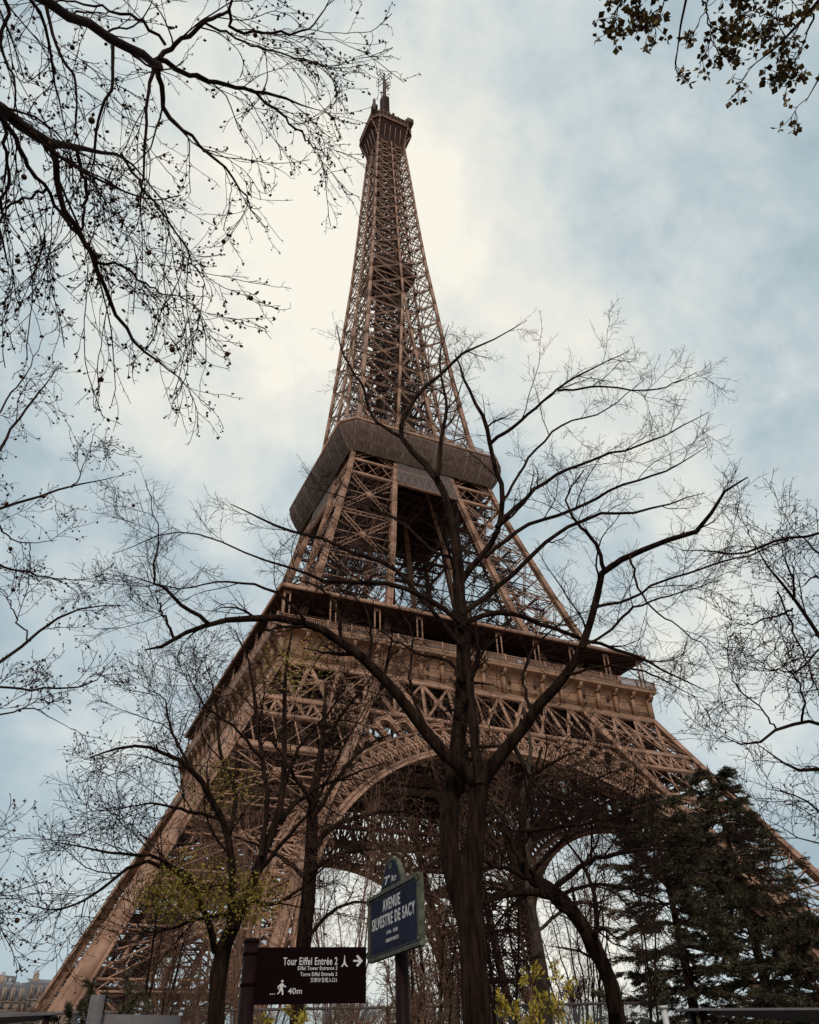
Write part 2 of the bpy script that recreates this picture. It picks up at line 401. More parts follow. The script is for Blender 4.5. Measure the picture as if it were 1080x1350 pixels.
for k in range(1, 4): fr.beam((-33.65, -33.66, 52.6+k*.28), (33.65, -33.66, 52.6+k*.28), .09, .06)
for i in range(19):                          # pilasters with brackets
    x = -34.0+68.0*i/18
    fr.beam((x, -33.95, 52.35), (x, -33.95, 55.6), .5, .9); fr.beam((x, -34.3, 55.5), (x, -34.95, 56.6), .5, .55); fr.beam((x, -34.25, 55.5), (x, -34.25, 55.85), .75, .7)
    if i < 18:
        x1 = x+68/18; fr.beam((x+.35, -33.7, 54.9), (x1-.35, -33.7, 54.9), .1, .12)
        a = [(x+.4+(x1-x-.8)*t, -33.85, 55.1+.75*sin(pi*t)) for t in np.linspace(0, 1, 9)]
        for q in range(8): fr.beam(a[q], a[q+1], .1)
turns('frieze', fr, IRON_Y, p1)
sl = B(); sl.quad((-35, -35, 57.32), (35, -35, 57.32), (14, -14, 57.32), (-14, -14, 57.32)); sl.quad((-33.8, -33.8, 56.2), (33.8, -33.8, 56.2), (14, -14, 56.2), (-14, -14, 56.2)); sl.quad((-14, -14, 56.2), (14, -14, 56.2), (14, -14, 57.3), (-14, -14, 57.3))
turns('floor', sl, IRON_D, p1)
rl = B()
rl.beam((-35.1, -35.1, 57.4), (35.1, -35.1, 57.4), .22, .3); rl.beam((-35.1, -35.1, 58.75), (35.1, -35.1, 58.75), .2, .14); rl.beam((-35.1, -35.12, 58.4), (35.1, -35.12, 58.4), .08, .06)
for i in range(235):
    x = -35.1+70.2*i/234; rl.beam((x, -35.1, 57.4), (x, -35.1, 58.7), .09, .06)
for i in range(19):
    x = -35.1+70.2*i/18; rl.beam((x, -35.12, 57.3), (x, -35.12, 58.95), .25, .25)
turns('railing', rl, IRON, p1)
rm = mat('mesh_screen', (.22, .15, .12), .8, alpha=.45)
gs = B(); gs.quad((-35.0, -35.0, 57.45), (35.0, -35.0, 57.45), (35.0, -35.0, 58.7), (-35.0, -35.0, 58.7)); turns('railing_screen', gs, rm, p1)
cp = B()
cp.quad((-34.8, -34.8, 64.15), (34.8, -34.8, 64.15), (25.5, -25.5, 65.6), (-25.5, -25.5, 65.6)); cp.beam((-34.8, -34.8, 63.85), (34.8, -34.8, 63.85), .25, .62)
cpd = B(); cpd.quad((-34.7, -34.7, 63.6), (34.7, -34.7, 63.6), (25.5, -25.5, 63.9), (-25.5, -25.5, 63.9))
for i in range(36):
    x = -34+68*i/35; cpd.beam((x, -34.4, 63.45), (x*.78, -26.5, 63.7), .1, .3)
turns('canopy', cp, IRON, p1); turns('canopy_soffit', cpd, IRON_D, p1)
for i in range(10):
    x = -33.6+67.2*i/9; po = B()
    for dx in (-.45, .45): po.beam((x+dx, -34.0, 57.3), (x+dx, -34.0, 63.6), .2)
    po.beam((x, -34, 62.9), (x, -34, 63.5), 1.2, .12); po.beam((x, -34, 57.25), (x, -34, 57.5), 1.2, .3)
    turns('post', po, IRON, p1)
pv = B(); pg = B()
for x0, x1 in ((-25, -13.5), (-11, 1), (3, 11), (14, 25)):
    pv.box(x0, x1, -27, -26.6, 57.35, 58.4); pv.box(x0, x1, -27.4, -19, 62.2, 63.4); pv.box(x0+.3, x0+.9, -27.2, -20, 57.4, 62.2)
    pg.quad((x0+.3, -27.0, 58.4), (x1-.3, -27.0, 58.4), (x1-.3, -28.6, 62.2), (x0+.3, -28.6, 62.2))
    m = int((x1-x0)/1.5)
    for j in range(m+1):
        x = x0+.3+(x1-x0-.6)*j/m; pv.beam((x, -27.1, 58.4), (x, -28.75, 62.2), .14)
for x in (-27, -20, -8, 6.5, 18, 27): pv.box(x-1.3, x+1.3, -26.4, -22, 57.35, 63.5)
for i in range(30): pv.box(-28+i*1.9, -28+i*1.9+.5, -30+rng.uniform(0, 2), -29.2+rng.uniform(0, 2), 57.35, 58.9+rng.uniform(0, .9))
pv.quad((-24, -21, 57.4), (24, -21, 57.4), (24, -21, 63.4), (-24, -21, 63.4))
turns('pavilion', pv, IRON_D, p1); turns('pavilion_window', pg, PANE, p1)

# ---- legs between first and second platforms
ZL2 = [57.6, 66.5, 79, 91.5, 104.2, 108.6, 115.7]
ub, ud, uc = leg(ZL2, 1.2, .8, .14)
for f in (.3, .7):
    for z0, z1 in zip(ZL2[:-1], ZL2[1:]):
        g = lambda z: (-(U(z)+(S(z)-U(z))*f), -(U(z)+(S(z)-U(z))*.5), z); ud.beam(g(z0), g(z1), .4)
for i in range(50):
    z = 60+i*1.1; s0 = (S(z)+U(z))/2; ud.beam((-s0-2, -s0, z), (-s0+2, -s0, z+.2), .14)
    if i % 3 == 0: ud.beam((-s0-3, -s0+2, z), (-s0+2, -s0-3, z+3.2), .14)
turns('upper_leg', ub, IRON, tower); turns('upper_leg_bracing', ud, IRON_D, tower)
xb = B()                                     # tie girders and curtain below the second platform
for z0, z1 in ((104.2, 108.6), (108.6, 112.5)):
    n = 9; F_ = lambda t, z: np.array([(2*t-1)*U(z), -S(z), z])
    for z in (z0, z1): xb.beam(F_(0, z), F_(1, z), .5)
    for i in range(n): xb.beam(F_(i/n, z0), F_((i+1)/n, z1), .22, .12); xb.beam(F_((i+1)/n, z0), F_(i/n, z1), .22, .12)
turns('belt_girder', xb, IRON, tower)

# ---- second platform
p2 = link(bpy.data.objects.new('second_platform', None), tower)
nb = B(); CH = 2.6
prof = [(20.0, 117.4, 2.6), (20.15, 116.6, 2.6), (19.7, 114.9, 2.3), (18.7, 112.7, 1.6), (17.4, 110.7, .6)]
for (h0, z0, c0), (h1, z1, c1) in zip(prof[:-1], prof[1:]):
    m = 26                                   # cloth with slack between the seams
    for i in range(m):
        t0, t1 = i/m, (i+1)/m
        w = lambda t, h: h+.16*abs(sin(pi*t*9))*(1 if 111.2 < (z0+z1)/2 else .3)+.03*sin(31*t)
        X = lambda t, h, c: (-1+2*t)*(h-c)
        nb.quad((X(t0, h0, c0), -w(t0, h0), z0), (X(t1, h0, c0), -w(t1, h0), z0), (X(t1, h1, c1), -w(t1, h1), z1), (X(t0, h1, c1), -w(t0, h1), z1))
    nb.quad((-h0, -h0+c0, z0), (-h0+c0, -h0, z0), (-h1+c1, -h1, z1), (-h1, -h1+c1, z1))
turns('safety_net', nb, NET, p2)
for i in range(10):
    t = -1+2*i/9; sb = B()
    for (h0, z0, c0), (h1, z1, c1) in zip(prof[:-1], prof[1:]): sb.beam((t*(h0-c0), -h0-.05, z0), (t*(h1-c1), -h1-.05, z1), .09, .04)
    turns('net_seam', sb, SEAM, p2)
fl = B(); fl.quad((-18.4, -18.4, 115.7), (18.4, -18.4, 115.7), (2, -2, 115.7), (-2, -2, 115.7)); fl.quad((-17.9, -17.9, 114.6), (17.9, -17.9, 114.6), (2, -2, 114.6), (-2, -2, 114.6))
for i in range(14):
    x = -18+36*i/13; fl.beam((x*.95, -17.6, 113.8), (x*.95, -2, 113.8), .3, 1.3)
for i in range(7): y = -17+2.3*i; fl.beam((y, y, 113.2), (-y, y, 113.2), .3, 1.0)
fl.quad((-16.5, -16.5, 121), (16.5, -16.5, 121), (2, -2, 121), (-2, -2, 121)); fl.beam((-16.5, -16.5, 120.8), (16.5, -16.5, 120.8), .3, .6)
fl.quad((-10, -10, 115.8), (10, -10, 115.8), (10, -10, 121), (-10, -10, 121))
turns('floor', fl, IRON_D, p2)
r2 = B(); r2.beam((-17.4, -20.1, 117.6), (17.4, -20.1, 117.6), .45, .6); r2.beam((-20.1, -17.4, 117.6), (-17.4, -20.1, 117.6), .45, .6)
for z, h in ((118.0, 19.9), (119.0, 19.9)): r2.beam((-h+2.5, -h, z), (h-2.5, -h, z), .1); r2.beam((-h, -h+2.5, z), (-h+2.5, -h, z), .1)
for i in range(60): x = -17.4+34.8*i/59; r2.beam((x, -19.9, 117.4), (x, -19.9, 119.0), .07)
for i in range(40): x = -16.3+32.6*i/39; r2.beam((x, -16.5, 121), (x, -16.5, 122.9), .07); 
r2.beam((-16.5, -16.5, 122.1), (16.5, -16.5, 122.1), .1); r2.beam((-16.5, -16.5, 122.9), (16.5, -16.5, 122.9), .14)
turns('railing', r2, IRON, p2)
CURT = mat('curtain_mesh', (.17, .13, .115), .9, (.22, .175, .16), 2, alpha=.5)
cu = B(); cu.quad((-U(112)+.3, -S(112)-.5, 112.5), (U(112)-.3, -S(112)-.5, 112.5), (U(104)-.2, -S(104)-.55, 103.6), (-U(104)+.3, -S(104)-.5, 104.4))
turns('curtain', cu, CURT, p2)

# ---- spire
def panels(z0, z1, f):
    z = [z0]
    while z[-1] < z1: z.append(z[-1]+f(z[-1]))
    z[-1] = z1; return z
ZP = panels(117.5, 274, lambda z: 2.0+.55*S(z))
spb = B(); spi = B()
for i in range(len(ZP)-1):
    z0, z1 = ZP[i], ZP[i+1]; s0, s1, u0, u1 = S(z0), S(z1), U(z0), U(z1)
    w = .95-.45*(z0-117)/157
    spb.beam((-s0, -s0, z0), (-s1, -s1, z1+.1), w, w)
    if z0 < 176:
        for sg in (-1, 1): spb.beam((sg*u0, -s0, z0), (sg*u1, -s1, z1+.1), w*.75, w*.7)
    else: spb.beam((0, -s0, z0), (0, -s1, z1+.1), w*.8, w*.7)
    nn = (0, -1, 0); lw = .16+.30*(s0/14.4)
    spb.laced((-s1, -s1, z1), (s1, -s1, z1), lw*1.2, .13, nrm=nn)
    bays = [(-1, -u0/s0, -u1/s1), (u0/s0, 1, None)]
    e0 = [(-s0, -u0), (u0, s0)]; e1 = [(-s1, -u1), (u1, s1)]
    if z0 >= 176: e0 = [(-s0, 0), (0, s0)]; e1 = [(-s1, 0), (0, s1)]
    elif u0 > 1.0: e0.append((-u0, u0)); e1.append((-u1, u1))
    for (a0, b0), (a1, b1) in zip(e0, e1):
        spb.laced((a0, -s0, z0), (b1, -s1, z1), lw, .12, nrm=nn); spb.laced((b0, -s0, z0), (a1, -s1, z1), lw, .12, nrm=nn)
        zm = (z0+z1)/2
        spb.beam(((a0+a1)/2, -(s0+s1)/2, zm), ((b0+b1)/2, -(s0+s1)/2, zm), .12)
    # inner planes
    q0, q1 = (u0, u1) if z0 < 165 else (0, 0)
    if q0 > 1.3:
        for sg in (1,):
            spi.beam((-u0, -u0, z0), (-u1, -u1, z1), .5); spi.laced((-u0, -u0, z0), (u1, -u1, z1), .5, .12, nrm=nn); spi.laced((u0, -u0, z0), (-u1, -u1, z1), .5, .12, nrm=nn)
        for (x0, x1) in ((-s0, -u0), (u0, s0)):
            xx0, xx1 = (-s1, -u1) if x0 < 0 else (u1, s1)
            spi.laced((x0, -u0, z0), (xx1, -u1, z1), .5, .12, nrm=nn); spi.laced((x1, -u0, z0), (xx0, -u1, z1), .5, .12, nrm=nn); spi.beam((x0, -u0, z0), (x1, -u0, z0), .35)
    c_ = min(2.6, s0*.36)
    spi.beam((-c_, -c_, z0), (-c_, -c_, z1), .32); spi.beam((-c_, -c_, z0), (c_, -c_, z1), .2); spi.beam((c_, -c_, z0), (-c_, -c_, z1), .2); spi.beam((-c_, -c_, z0), (c_, -c_, z0), .3)
    c2 = s0*.68
    spi.beam((-c2, -c2, z0), (-c2, -c2, z1), .22); spi.beam((0, -c2, z0), (0, -c2, z1), .2); spi.beam((-c2, -c2, z0), (c2, -c2, z0), .25)
    spi.beam((-c_, -s0*.7, z0), (c_, -s0*.7, z1), .22); spi.beam((-c_*1.6, -s0*.5, z1), (c_*.6, -s0*.5, z0), .25, .5)
    spi.beam((-s1, -s1, z1), (0, 0, z1), .25); spi.beam((0, -s1, z1), (-s1, 0, z1), .18); spi.beam((0, -s1, z1), (0, 0, z1), .2)
    for j in range(3):
        z = z0+(z1-z0)*(j+.5)/3; spi.beam((-c_, -c_+.2, z), (c_, -c_+.2, z+.5), .14)
turns('spire_face', spb, IRON, tower); turns('inner_shaft', spi, IRON_D, tower)
mp_ = B(); h = S(199)-2.2; mp_.box(-h, h, -h, -h*.3, 196, 196.8); mp_.box(-h*.8, h*.8, -h*.82, -h*.7, 196.8, 203); mp_.beam((-h, -h, 197.6), (h, -h, 197.6), .35)
turns('middle_platform', mp_, IRON_D, tower)

# ---- summit
p3 = link(bpy.data.objects.new('summit_platform', None), tower)
G3, C3, Z3 = 8.0, 2.5, 280.0
su = B(); sk = B()
for (h0, z0, c0, h1, z1, c1) in ((5.0, 268.5, .3, 5.4, 272.5, .6), (5.4, 272.5, .6, 6.6, 277, 1.6), (6.6, 277, 1.6, G3-.2, Z3, C3)): ringband(su, h0, z0, h1, z1, c0, c1)
ringband(su, G3-.1, Z3+.3, G3-.1, Z3+3.8, C3); ringband(su, G3-.1, Z3+3.8, 2, Z3+4.4, C3, .5); ringband(su, 5.8, Z3+4.2, 5.8, Z3+6.6, 1.5); ringband(su, 5.8, Z3+6.6, 1, Z3+7.2, 1.5, .3)
turns('cabin', su, CABIN, p3)
for z, w in ((Z3, .34), (Z3+.75, .22), (Z3+3.9, .2)):
    sk.beam((-G3+C3, -G3, z), (G3-C3, -G3, z), w); sk.beam((-G3, -G3+C3, z), (-G3+C3, -G3, z), w)
for sg in (-1, 1):
    prev = None
    for t in np.linspace(0, 1, 8):
        pnt = (sg*(4.9+(G3-C3-4.9)*t**1.6), -(4.95+(G3-4.95)*t**2.2), 266+14*t**.8)
        if prev: sk.beam(prev, pnt, .34)
        prev = pnt
for i in range(9): x = -5.5+11*i/8; sk.beam((x, -G3-.02, Z3), (x, -G3-.02, Z3+3.9), .09)
for i in range(4): x = -3+2*i; sk.beam((x, -5.3, 269), (x, -6.9, 278), .16)
turns('corbel', sk, IRON, p3)
ms = B()
for k in range(4):
    sx, sy = ((-1, -1), (1, -1), (1, 1), (-1, 1))[k]; tx, ty = ((1, -1), (1, 1), (-1, 1), (-1, -1))[k]
    for i in range(12):
        z0, z1 = 285+i*2.2, 287.2+i*2.2; a = 1.25
        ms.beam((sx*a, sy*a, z0), (sx*a, sy*a, z1), .3); ms.beam((sx*a, sy*a, z0), (tx*a, ty*a, z1), .18); ms.beam((tx*a, ty*a, z0), (sx*a, sy*a, z1), .18); ms.beam((sx*a, sy*a, z0), (tx*a, ty*a, z0), .2)
ms.beam((0, 0, 284), (0, 0, 311.5), 1.3); ms.beam((0, 0, 311), (0, 0, 326.5), 1.05); ms.beam((0, 0, 326), (0, 0, 333.3), .42)
ms.beam((0, 0, 311), (0, 0, 312), 2.6)
for i in range(26):
    z = 300+rng.uniform(0, 12) if i < 12 else 314+rng.uniform(0, 13); a = rng.uniform(0, 2*pi); r = rng.uniform(1.5, 2.6)
    ms.beam((0, 0, z), (r*cos(a), r*sin(a), z+.2), .12); ms.beam((r*cos(a), r*sin(a), z-.8), (r*cos(a), r*sin(a), z+1.0), .14)
mast = ms.build('mast', IRON_D, p3)
an = B()
for a in (.5, .5+pi/2, .5+pi, .5+3*pi/2):
    for dz in (326.0, 329.0):
        e = (3.3*cos(a), 3.3*sin(a), dz); an.beam((0, 0, dz), e, .2)
        for r in (2.3, 3.3): an.beam((r*cos(a)-.7*sin(a), r*sin(a)+.7*cos(a), dz-1), (r*cos(a)-.7*sin(a), r*sin(a)+.7*cos(a), dz+1), .16); an.beam((r*cos(a)+.7*sin(a), r*sin(a)-.7*cos(a), dz), (r*cos(a)-.7*sin(a), r*sin(a)+.7*cos(a), dz), .14)
a1 = an.build('antenna', IRON_D, p3)
cl = B()
for i in range(70):
    t = rng.uniform(-1, 1); sidex = rng.integers(0, 4); h = G3-.8
    x, y = [(t*h*.75, -h), (h, t*h*.75), (t*h*.75, h), (-h, t*h*.75)][sidex]
    z = Z3+4; hh = rng.uniform(.8, 3.2)
    cl.beam((x, y, z), (x+rng.uniform(-.4, .4), y, z+hh), rng.uniform(.1, .3))
    if rng.random() < .4: q = rng.uniform(.4, .9); cl.beam((x, y, z+hh-q), (x, y, z+hh), q)
cl.beam((-7.0, -6.2, Z3+3.9), (-7.0, -6.2, Z3+8.5), 1.9); cl.beam((-7.1, -6.3, Z3+8.5), (-7.1, -6.3, Z3+13), .8); cl.beam((6.6, -7.0, Z3+4), (6.6, -7.0, Z3+7), 2.4)
for i in range(14):
    q = i/13; cl.beam((-2+8*q, -6.2, Z3+4), (-2+8*q, -6.2, Z3+6.5+1.6*sin(pi*q)), .1)
    if i < 13: cl.beam((-2+8*q, -6.2, Z3+6.5+1.6*sin(pi*q)), (-2+8*(q+1/13), -6.2, Z3+6.5+1.6*sin(pi*(q+1/13))), .1)
cl.build('roof_equipment', IRON_D, p3)

# ------------------------------------------------------------------ trees
def unit(v): return v/(np.linalg.norm(v, axis=-1, keepdims=True)+1e-12)
def resample(P, K):
    P = np.asarray(P, float); n = len(P)
    d = np.linalg.norm(np.diff(P[:, :3], axis=0), axis=1); s = np.concatenate([[0], np.cumsum(d)]); t = np.linspace(0, s[-1], K)
    out = np.zeros((K, P.shape[1])); Q = np.vstack([2*P[0]-P[1], P, 2*P[-1]-P[-2]])
    for j, v in enumerate(t):
        i = min(int(np.searchsorted(s, v, 'right')-1), n-2); f = (v-s[i])/(s[i+1]-s[i]+1e-9); p0, p1, p2_, p3_ = Q[i:i+4]
        out[j] = .5*((2*p1)+(-p0+p2_)*f+(2*p0-5*p1+4*p2_-p3_)*f*f+(-p0+3*p1-3*p2_+p3_)*f**3)
    out[:, 3] = np.interp(t, s, P[:, 3])
    return out
def tubes(P, R, ns, rough=0.0):
    """P (N,K,3), R (N,K) -> V, F"""
    n, k = R.shape; T = unit(np.gradient(P, axis=1)); mean = unit(P[:, -1]-P[:, 0])
    ref = np.where(np.abs(mean[:, 2:3]) < .8, np.array([[0, 0, 1.]]), np.array([[1., 0, 0]]))
    A = np.cross(T, ref[:, None, :]); A = unit(A); Bv = np.cross(T, A)
    an = np.arange(ns)*2*pi/ns
    rad = R[:, :, None]*np.ones(ns)
    if rough: rad = rad*(1+rough*rng.normal(size=(n, 1, ns))+rough*.6*rng.normal(size=(n, k, ns)))
    V = P[:, :, None, :]+rad[..., None]*(np.cos(an)[None, None, :, None]*A[:, :, None, :]+np.sin(an)[None, None, :, None]*Bv[:, :, None, :])
    base = (np.arange(n)*k*ns)[:, None, None]; ki = (np.arange(k-1)*ns)[None, :, None]; a = np.arange(ns)[None, None, :]; b = (a+1) % ns
    q = np.stack([base+ki+a, base+ki+b, base+ki+ns+b, base+ki+ns+a], -1).reshape(-1, 4)
    return V.reshape(-1, 3), [q]
class G:
    """gathers mesh arrays"""
    def __init__(s): s.V = []; s.F = []; s.n = 0
    def add(s, VF):
        V, F = VF; s.V.append(V); s.F += [f+s.n for f in F]; s.n += len(V)
    def build(s, name, m, parent, smooth=False):
        F = {}
        for f in s.F: F.setdefault(f.shape[1], []).append(f)
        return obj(name, np.concatenate(s.V), [np.concatenate(x) for x in F.values()], m, parent, smooth)
def grow(P, R, n, l0, l1, ang, K=6, curl=.18, bias=(0, 0, 0), rs=.5, t0=.15, t1=1.0, taper=.25, shrink=.5, rmin=.0022, sag=0.0, flat=1.0):
    """n shoots from every polyline"""
    N_, k = R.shape; n_ = N_*n
    pi_ = np.repeat(np.arange(N_), n); t = (rng.random(n_)*(1/n)+np.tile(np.arange(n)/n, N_))*(t1-t0)+t0
    f = t*(k-1); i = np.minimum(f.astype(int), k-2); w = (f-i)[:, None]
    base = P[pi_, i]*(1-w)+P[pi_, i+1]*w; tan = unit(P[pi_, i+1]-P[pi_, i]); r0 = R[pi_, i]*(1-w[:, 0])+R[pi_, i+1]*w[:, 0]
    rv = rng.normal(size=(n_, 3)); perp = unit(np.cross(tan, rv))
    a = ang*(.7+.6*rng.random(n_))[:, None]
    d = tan*np.cos(a)+perp*np.sin(a); d[:, 2] *= flat; d = unit(d)
    Ln = (l0+(l1-l0)*rng.random(n_))*(1-shrink*t)
    pts = [base]; d = unit(d+np.array(bias)); kk = rng.normal(size=(n_, 3))*curl
    for j in range(K-1):
        d = unit(d+np.array(bias)*.35+kk*.5+rng.normal(size=(n_, 3))*curl+np.array([0, 0, -sag])*(j/K))
        pts.append(pts[-1]+d*(Ln/(K-1))[:, None])
    P2 = np.stack(pts, 1); rb = np.maximum(np.minimum(r0*.8, r0*rs*(.7+.6*rng.random(n_))), rmin)
    return P2, np.maximum(rb[:, None]*np.linspace(1, taper, K)[None], rmin*.8)
def octs(C, s, asp=1.0):
    """small closed buds at points C"""
    n = len(C); r = s*(.35+1.15*rng.random((n, 1, 1))**1.5)
    base = np.array([[1, 0, 0], [-1, 0, 0], [0, 1, 0], [0, -1, 0], [0, 0, asp], [0, 0, -asp]], float)[None]
    q = unit(rng.normal(size=(n, 3))); h = unit(np.cross(q, rng.normal(size=(n, 3)))); g = np.cross(q, h)
    Mx = np.stack([h, g, q], 1); V = C[:, None]+r*np.einsum('nkj,nji->nki', np.repeat(base, n, 0), Mx)
    f = np.array([[0, 2, 4], [2, 1, 4], [1, 3, 4], [3, 0, 4], [2, 0, 5], [1, 2, 5], [3, 1, 5], [0, 3, 5]])
    return V.reshape(-1, 3), [(f[None]+np.arange(n)[:, None, None]*6).reshape(-1, 3)]
def leaves(C, s, asp=.6, ax=None):
    """thin folded leaves: two triangles off a mid rib"""
    n = len(C); d = unit(rng.normal(size=(n, 3))) if ax is None else unit(ax); p = unit(np.cross(d, rng.normal(size=(n, 3)))); q = np.cross(d, p)
    L_ = (s*(.6+.8*rng.random(n)))[:, None]
    V = np.stack([C, C+d*L_*.5+p*L_*asp*.5+q*L_*.12, C+d*L_, C+d*L_*.5-p*L_*asp*.5+q*L_*.12], 1).reshape(-1, 3)
    i = np.arange(n)[:, None]*4
    return V, [np.concatenate([i+[0, 1, 2], i+[0, 2, 3]])]
def trace(pts, h0, h1, K=18, mode='h', wob=.0, join=None):
    """pixels (x, y, width in pixels) -> polyline x,y,z,r ; the distance runs from h0 to h1"""
    out = []; n = len(pts)
    for i, p in enumerate(pts):
        h = h0+(h1-h0)*i/max(n-1, 1)
        d = ray(p[0], p[1])
        t = h/math.hypot(d[0], d[1]) if mode == 'h' else (h-CAM[2])/d[2]
        q = CAM+d*t; out.append([*q, p[2]/2*t/FPX])
    out = resample(out, K)
    if wob: out[1:-1, :3] += rng.normal(size=(K-2, 3))*wob
    out[:, 3] = np.maximum(out[:, 3], .003)
    return out
def stack(Ls): A = np.stack(Ls); return A[:, :, :3], A[:, :, 3]
def to_ground(pl, flare=1.25):
    """extend a trunk polyline (first point lowest) straight down into the ground"""
    pl = pl.copy(); pl[:, 3] *= .88; p = pl[0].copy(); q = p.copy(); q[2] = GZ-.15; q[3] *= flare; m = (p+q)/2; m[3] = p[3]*1.05
    return resample(np.vstack([q, m, pl]), 26)
def tree(name, label, cat, trunks, limbs, lv, mats, group=None, base=None, buds=None, extra=None, kinds=('trunk', 'branches', 'twigs', 'buds')):
    """trunks/limbs: polylines; lv: one dict per level of shoots"""
    if base is None: base = trunks[0][0, :3].copy(); base[2] = GZ
    t = thing(name, label, cat, tuple(base), group)
    g = G()
    for tr in trunks: g.add(tubes(tr[None, :, :3], tr[None, :, 3], 22, .05))
    big = [l for l in limbs]
    if big: P, R = stack(big); g.add(tubes(P, R, 9, .05))
    g.build(kinds[0], mats[0], t, True)
    src = [resample(x, 18) for x in trunks[1:]]+big
    P, R = stack(src if src else [resample(trunks[0], 18)])
    g1 = G(); g2 = G(); allp = []
    first = True
    for i, d in enumerate(lv):
        d = dict(d); ns = d.pop('ns', 3); keep = d.pop('own', None)
        P2, R2 = grow(P, R, **d)
        (g1 if ns > 4 else g2).add(tubes(P2, R2, ns)); allp.append(P2)
        if keep is not None:                 # the next level also sprouts from this share of the older wood
            P, R = P2, R2
        else: P, R = P2, R2
    if g1.V: g1.build(kinds[1], mats[0], t, True)
    if g2.V: g2.build(kinds[2], mats[1], t)
    if buds:
        gb_ = G(); Pl = allp[-1]; C = Pl[:, -1]
        if buds.get('along'): C = np.concatenate([C]+[Pl[:, j] for j in buds['along']])
        if buds.get('share'): C = C[rng.random(len(C)) < buds['share']]
        c = buds.get('n', 1); s = buds['s']
        for _ in range(c):
            Cj = C+rng.normal(size=C.shape)*s*(.9 if c > 1 else 0)
            gb_.add(octs(Cj, s, buds.get('asp', 1.5)) if not buds.get('leaf') else leaves(Cj, s*3, .7))
        gb_.build(kinds[3], buds.get('m', BUD), t)
    return t, allp
UP = (0, 0, 1)

# ---- the large bare tree in front of the tower
H = 10.5
tr1 = to_ground(trace([(628, 1350, 43), (625, 1290, 41), (622, 1230, 40), (619, 1180, 37), (624, 1120, 30), (629, 1070, 27), (632, 1030, 27)], H, H, 22))
tr2 = trace([(624, 1262, 18), (614, 1215, 24), (603, 1175, 27), (594, 1130, 27), (592, 1080, 25), (598, 1020, 23), (606, 960, 22), (611, 900, 21), (611, 850, 20), (606, 790, 18), (604, 740, 16), (598, 690, 13)], H, H+.5, 26); tr2[:, 3] *= .88
T = []
def lim_(pts, h0, h1, wob=.012, k=.84):
    q = trace(pts, h0, h1, 18, 'h', wob); q[:, 3] = np.maximum(q[:, 3]*k, .003); T.append(q)
lim_([(632, 1040, 20), (610, 1015, 21), (575, 980, 20), (540, 935, 17), (510, 900, 16), (478, 870, 15), (440, 840, 13), (400, 822, 12), (350, 815, 11), (300, 818, 9), (265, 825, 8), (235, 840, 7), (205, 855, 5), (190, 857, 2)], H, 8.8)
lim_([(630, 1040, 24), (650, 1005, 20), (685, 965, 18), (715, 925, 16), (745, 890, 14), (768, 850, 12), (782, 805, 11), (797, 752, 10), (830, 733, 9), (880, 713, 8), (925, 697, 7), (940, 670, 5), (960, 645, 4), (986, 629, 2)], H, 9.2)
lim_([(797, 752, 7), (785, 715, 6), (760, 690, 5), (748, 655, 3), (770, 620, 2)], 9.5, 9.2)
lim_([(632, 1035, 15), (625, 960, 14), (618, 900, 13), (612, 850, 12)], H-.1, H+.2)
lim_([(598, 700, 12), (590, 665, 12), (575, 630, 11), (545, 595, 9), (528, 575, 8), (531, 555, 7), (556, 515, 6), (589, 487, 5), (611, 464, 4), (640, 453, 3), (695, 422, 1)], H+.5, H+1.3)
lim_([(576, 630, 8), (585, 560, 6), (589, 535, 5), (584, 510, 4), (580, 470, 3), (592, 428, 1)], H+.5, H+.2)
lim_([(530, 577, 6), (495, 553, 5), (475, 504, 4), (453, 467, 3), (444, 428, 1)], H+.8, H+1.6)
lim_([(606, 770, 12), (630, 740, 10), (655, 700, 9), (662, 650, 8), (650, 610, 7), (645, 580, 7), (635, 545, 6), (612, 500, 4), (600, 468, 2)], H+.5, H-.6)
lim_([(646, 585, 6), (680, 560, 5), (715, 530, 4), (760, 497, 3), (830, 462, 1)], H-.4, H-.9)
lim_([(735, 515, 4), (800, 510, 3), (860, 515, 2.5), (920, 490, 1)], H-.6, H-.2)
lim_([(655, 695, 8), (700, 650, 6), (745, 620, 5), (800, 600, 4), (860, 580, 3), (935, 543, 1)], H, H+1.2)
lim_([(640, 735, 7), (700, 690, 6), (760, 670, 5), (820, 640, 4), (880, 620, 3), (930, 590, 1)], H, H+.3)
lim_([(608, 810, 10), (650, 780, 8), (700, 735, 7), (740, 700, 6), (790, 680, 5), (850, 672, 4), (930, 650, 1)], H+.3, H+1.6)
lim_([(606, 830, 10), (630, 812, 9), (665, 808, 8), (709, 819, 7), (766, 842, 6), (840, 866, 5), (940, 915, 1)], H+.2, H+.9)
lim_([(786, 800, 5), (830, 790, 4), (880, 765, 3.5), (940, 745, 3), (1000, 728, 2.5), (1050, 705, 1)], 9.8, 9.6)
lim_([(765, 855, 5), (800, 835, 4), (830, 805, 4), (870, 790, 3), (950, 765, 1)], 9.9, 10.8)
lim_([(640, 1010, 9), (675, 985, 8), (712, 1040, 6), (753, 1060, 5), (800, 1085, 1.5)], H, H-.5)
lim_([(608, 850, 8), (570, 805, 7), (527, 755, 7), (470, 730, 6), (420, 710, 5), (365, 693, 4), (305, 665, 1.5)], H+.2, H+.9)
lim_([(606, 820, 9), (593, 807, 9), (547, 783, 8), (510, 770, 7), (473, 767, 7), (430, 768, 6), (395, 752, 4), (340, 735, 3), (240, 700, 2), (150, 730, 1)], H+.3, H-.8)
lim_([(405, 823, 6), (380, 792, 5), (340, 772, 4), (290, 768, 3), (230, 775, 2), (150, 752, 1)], 9.5, 9.9)
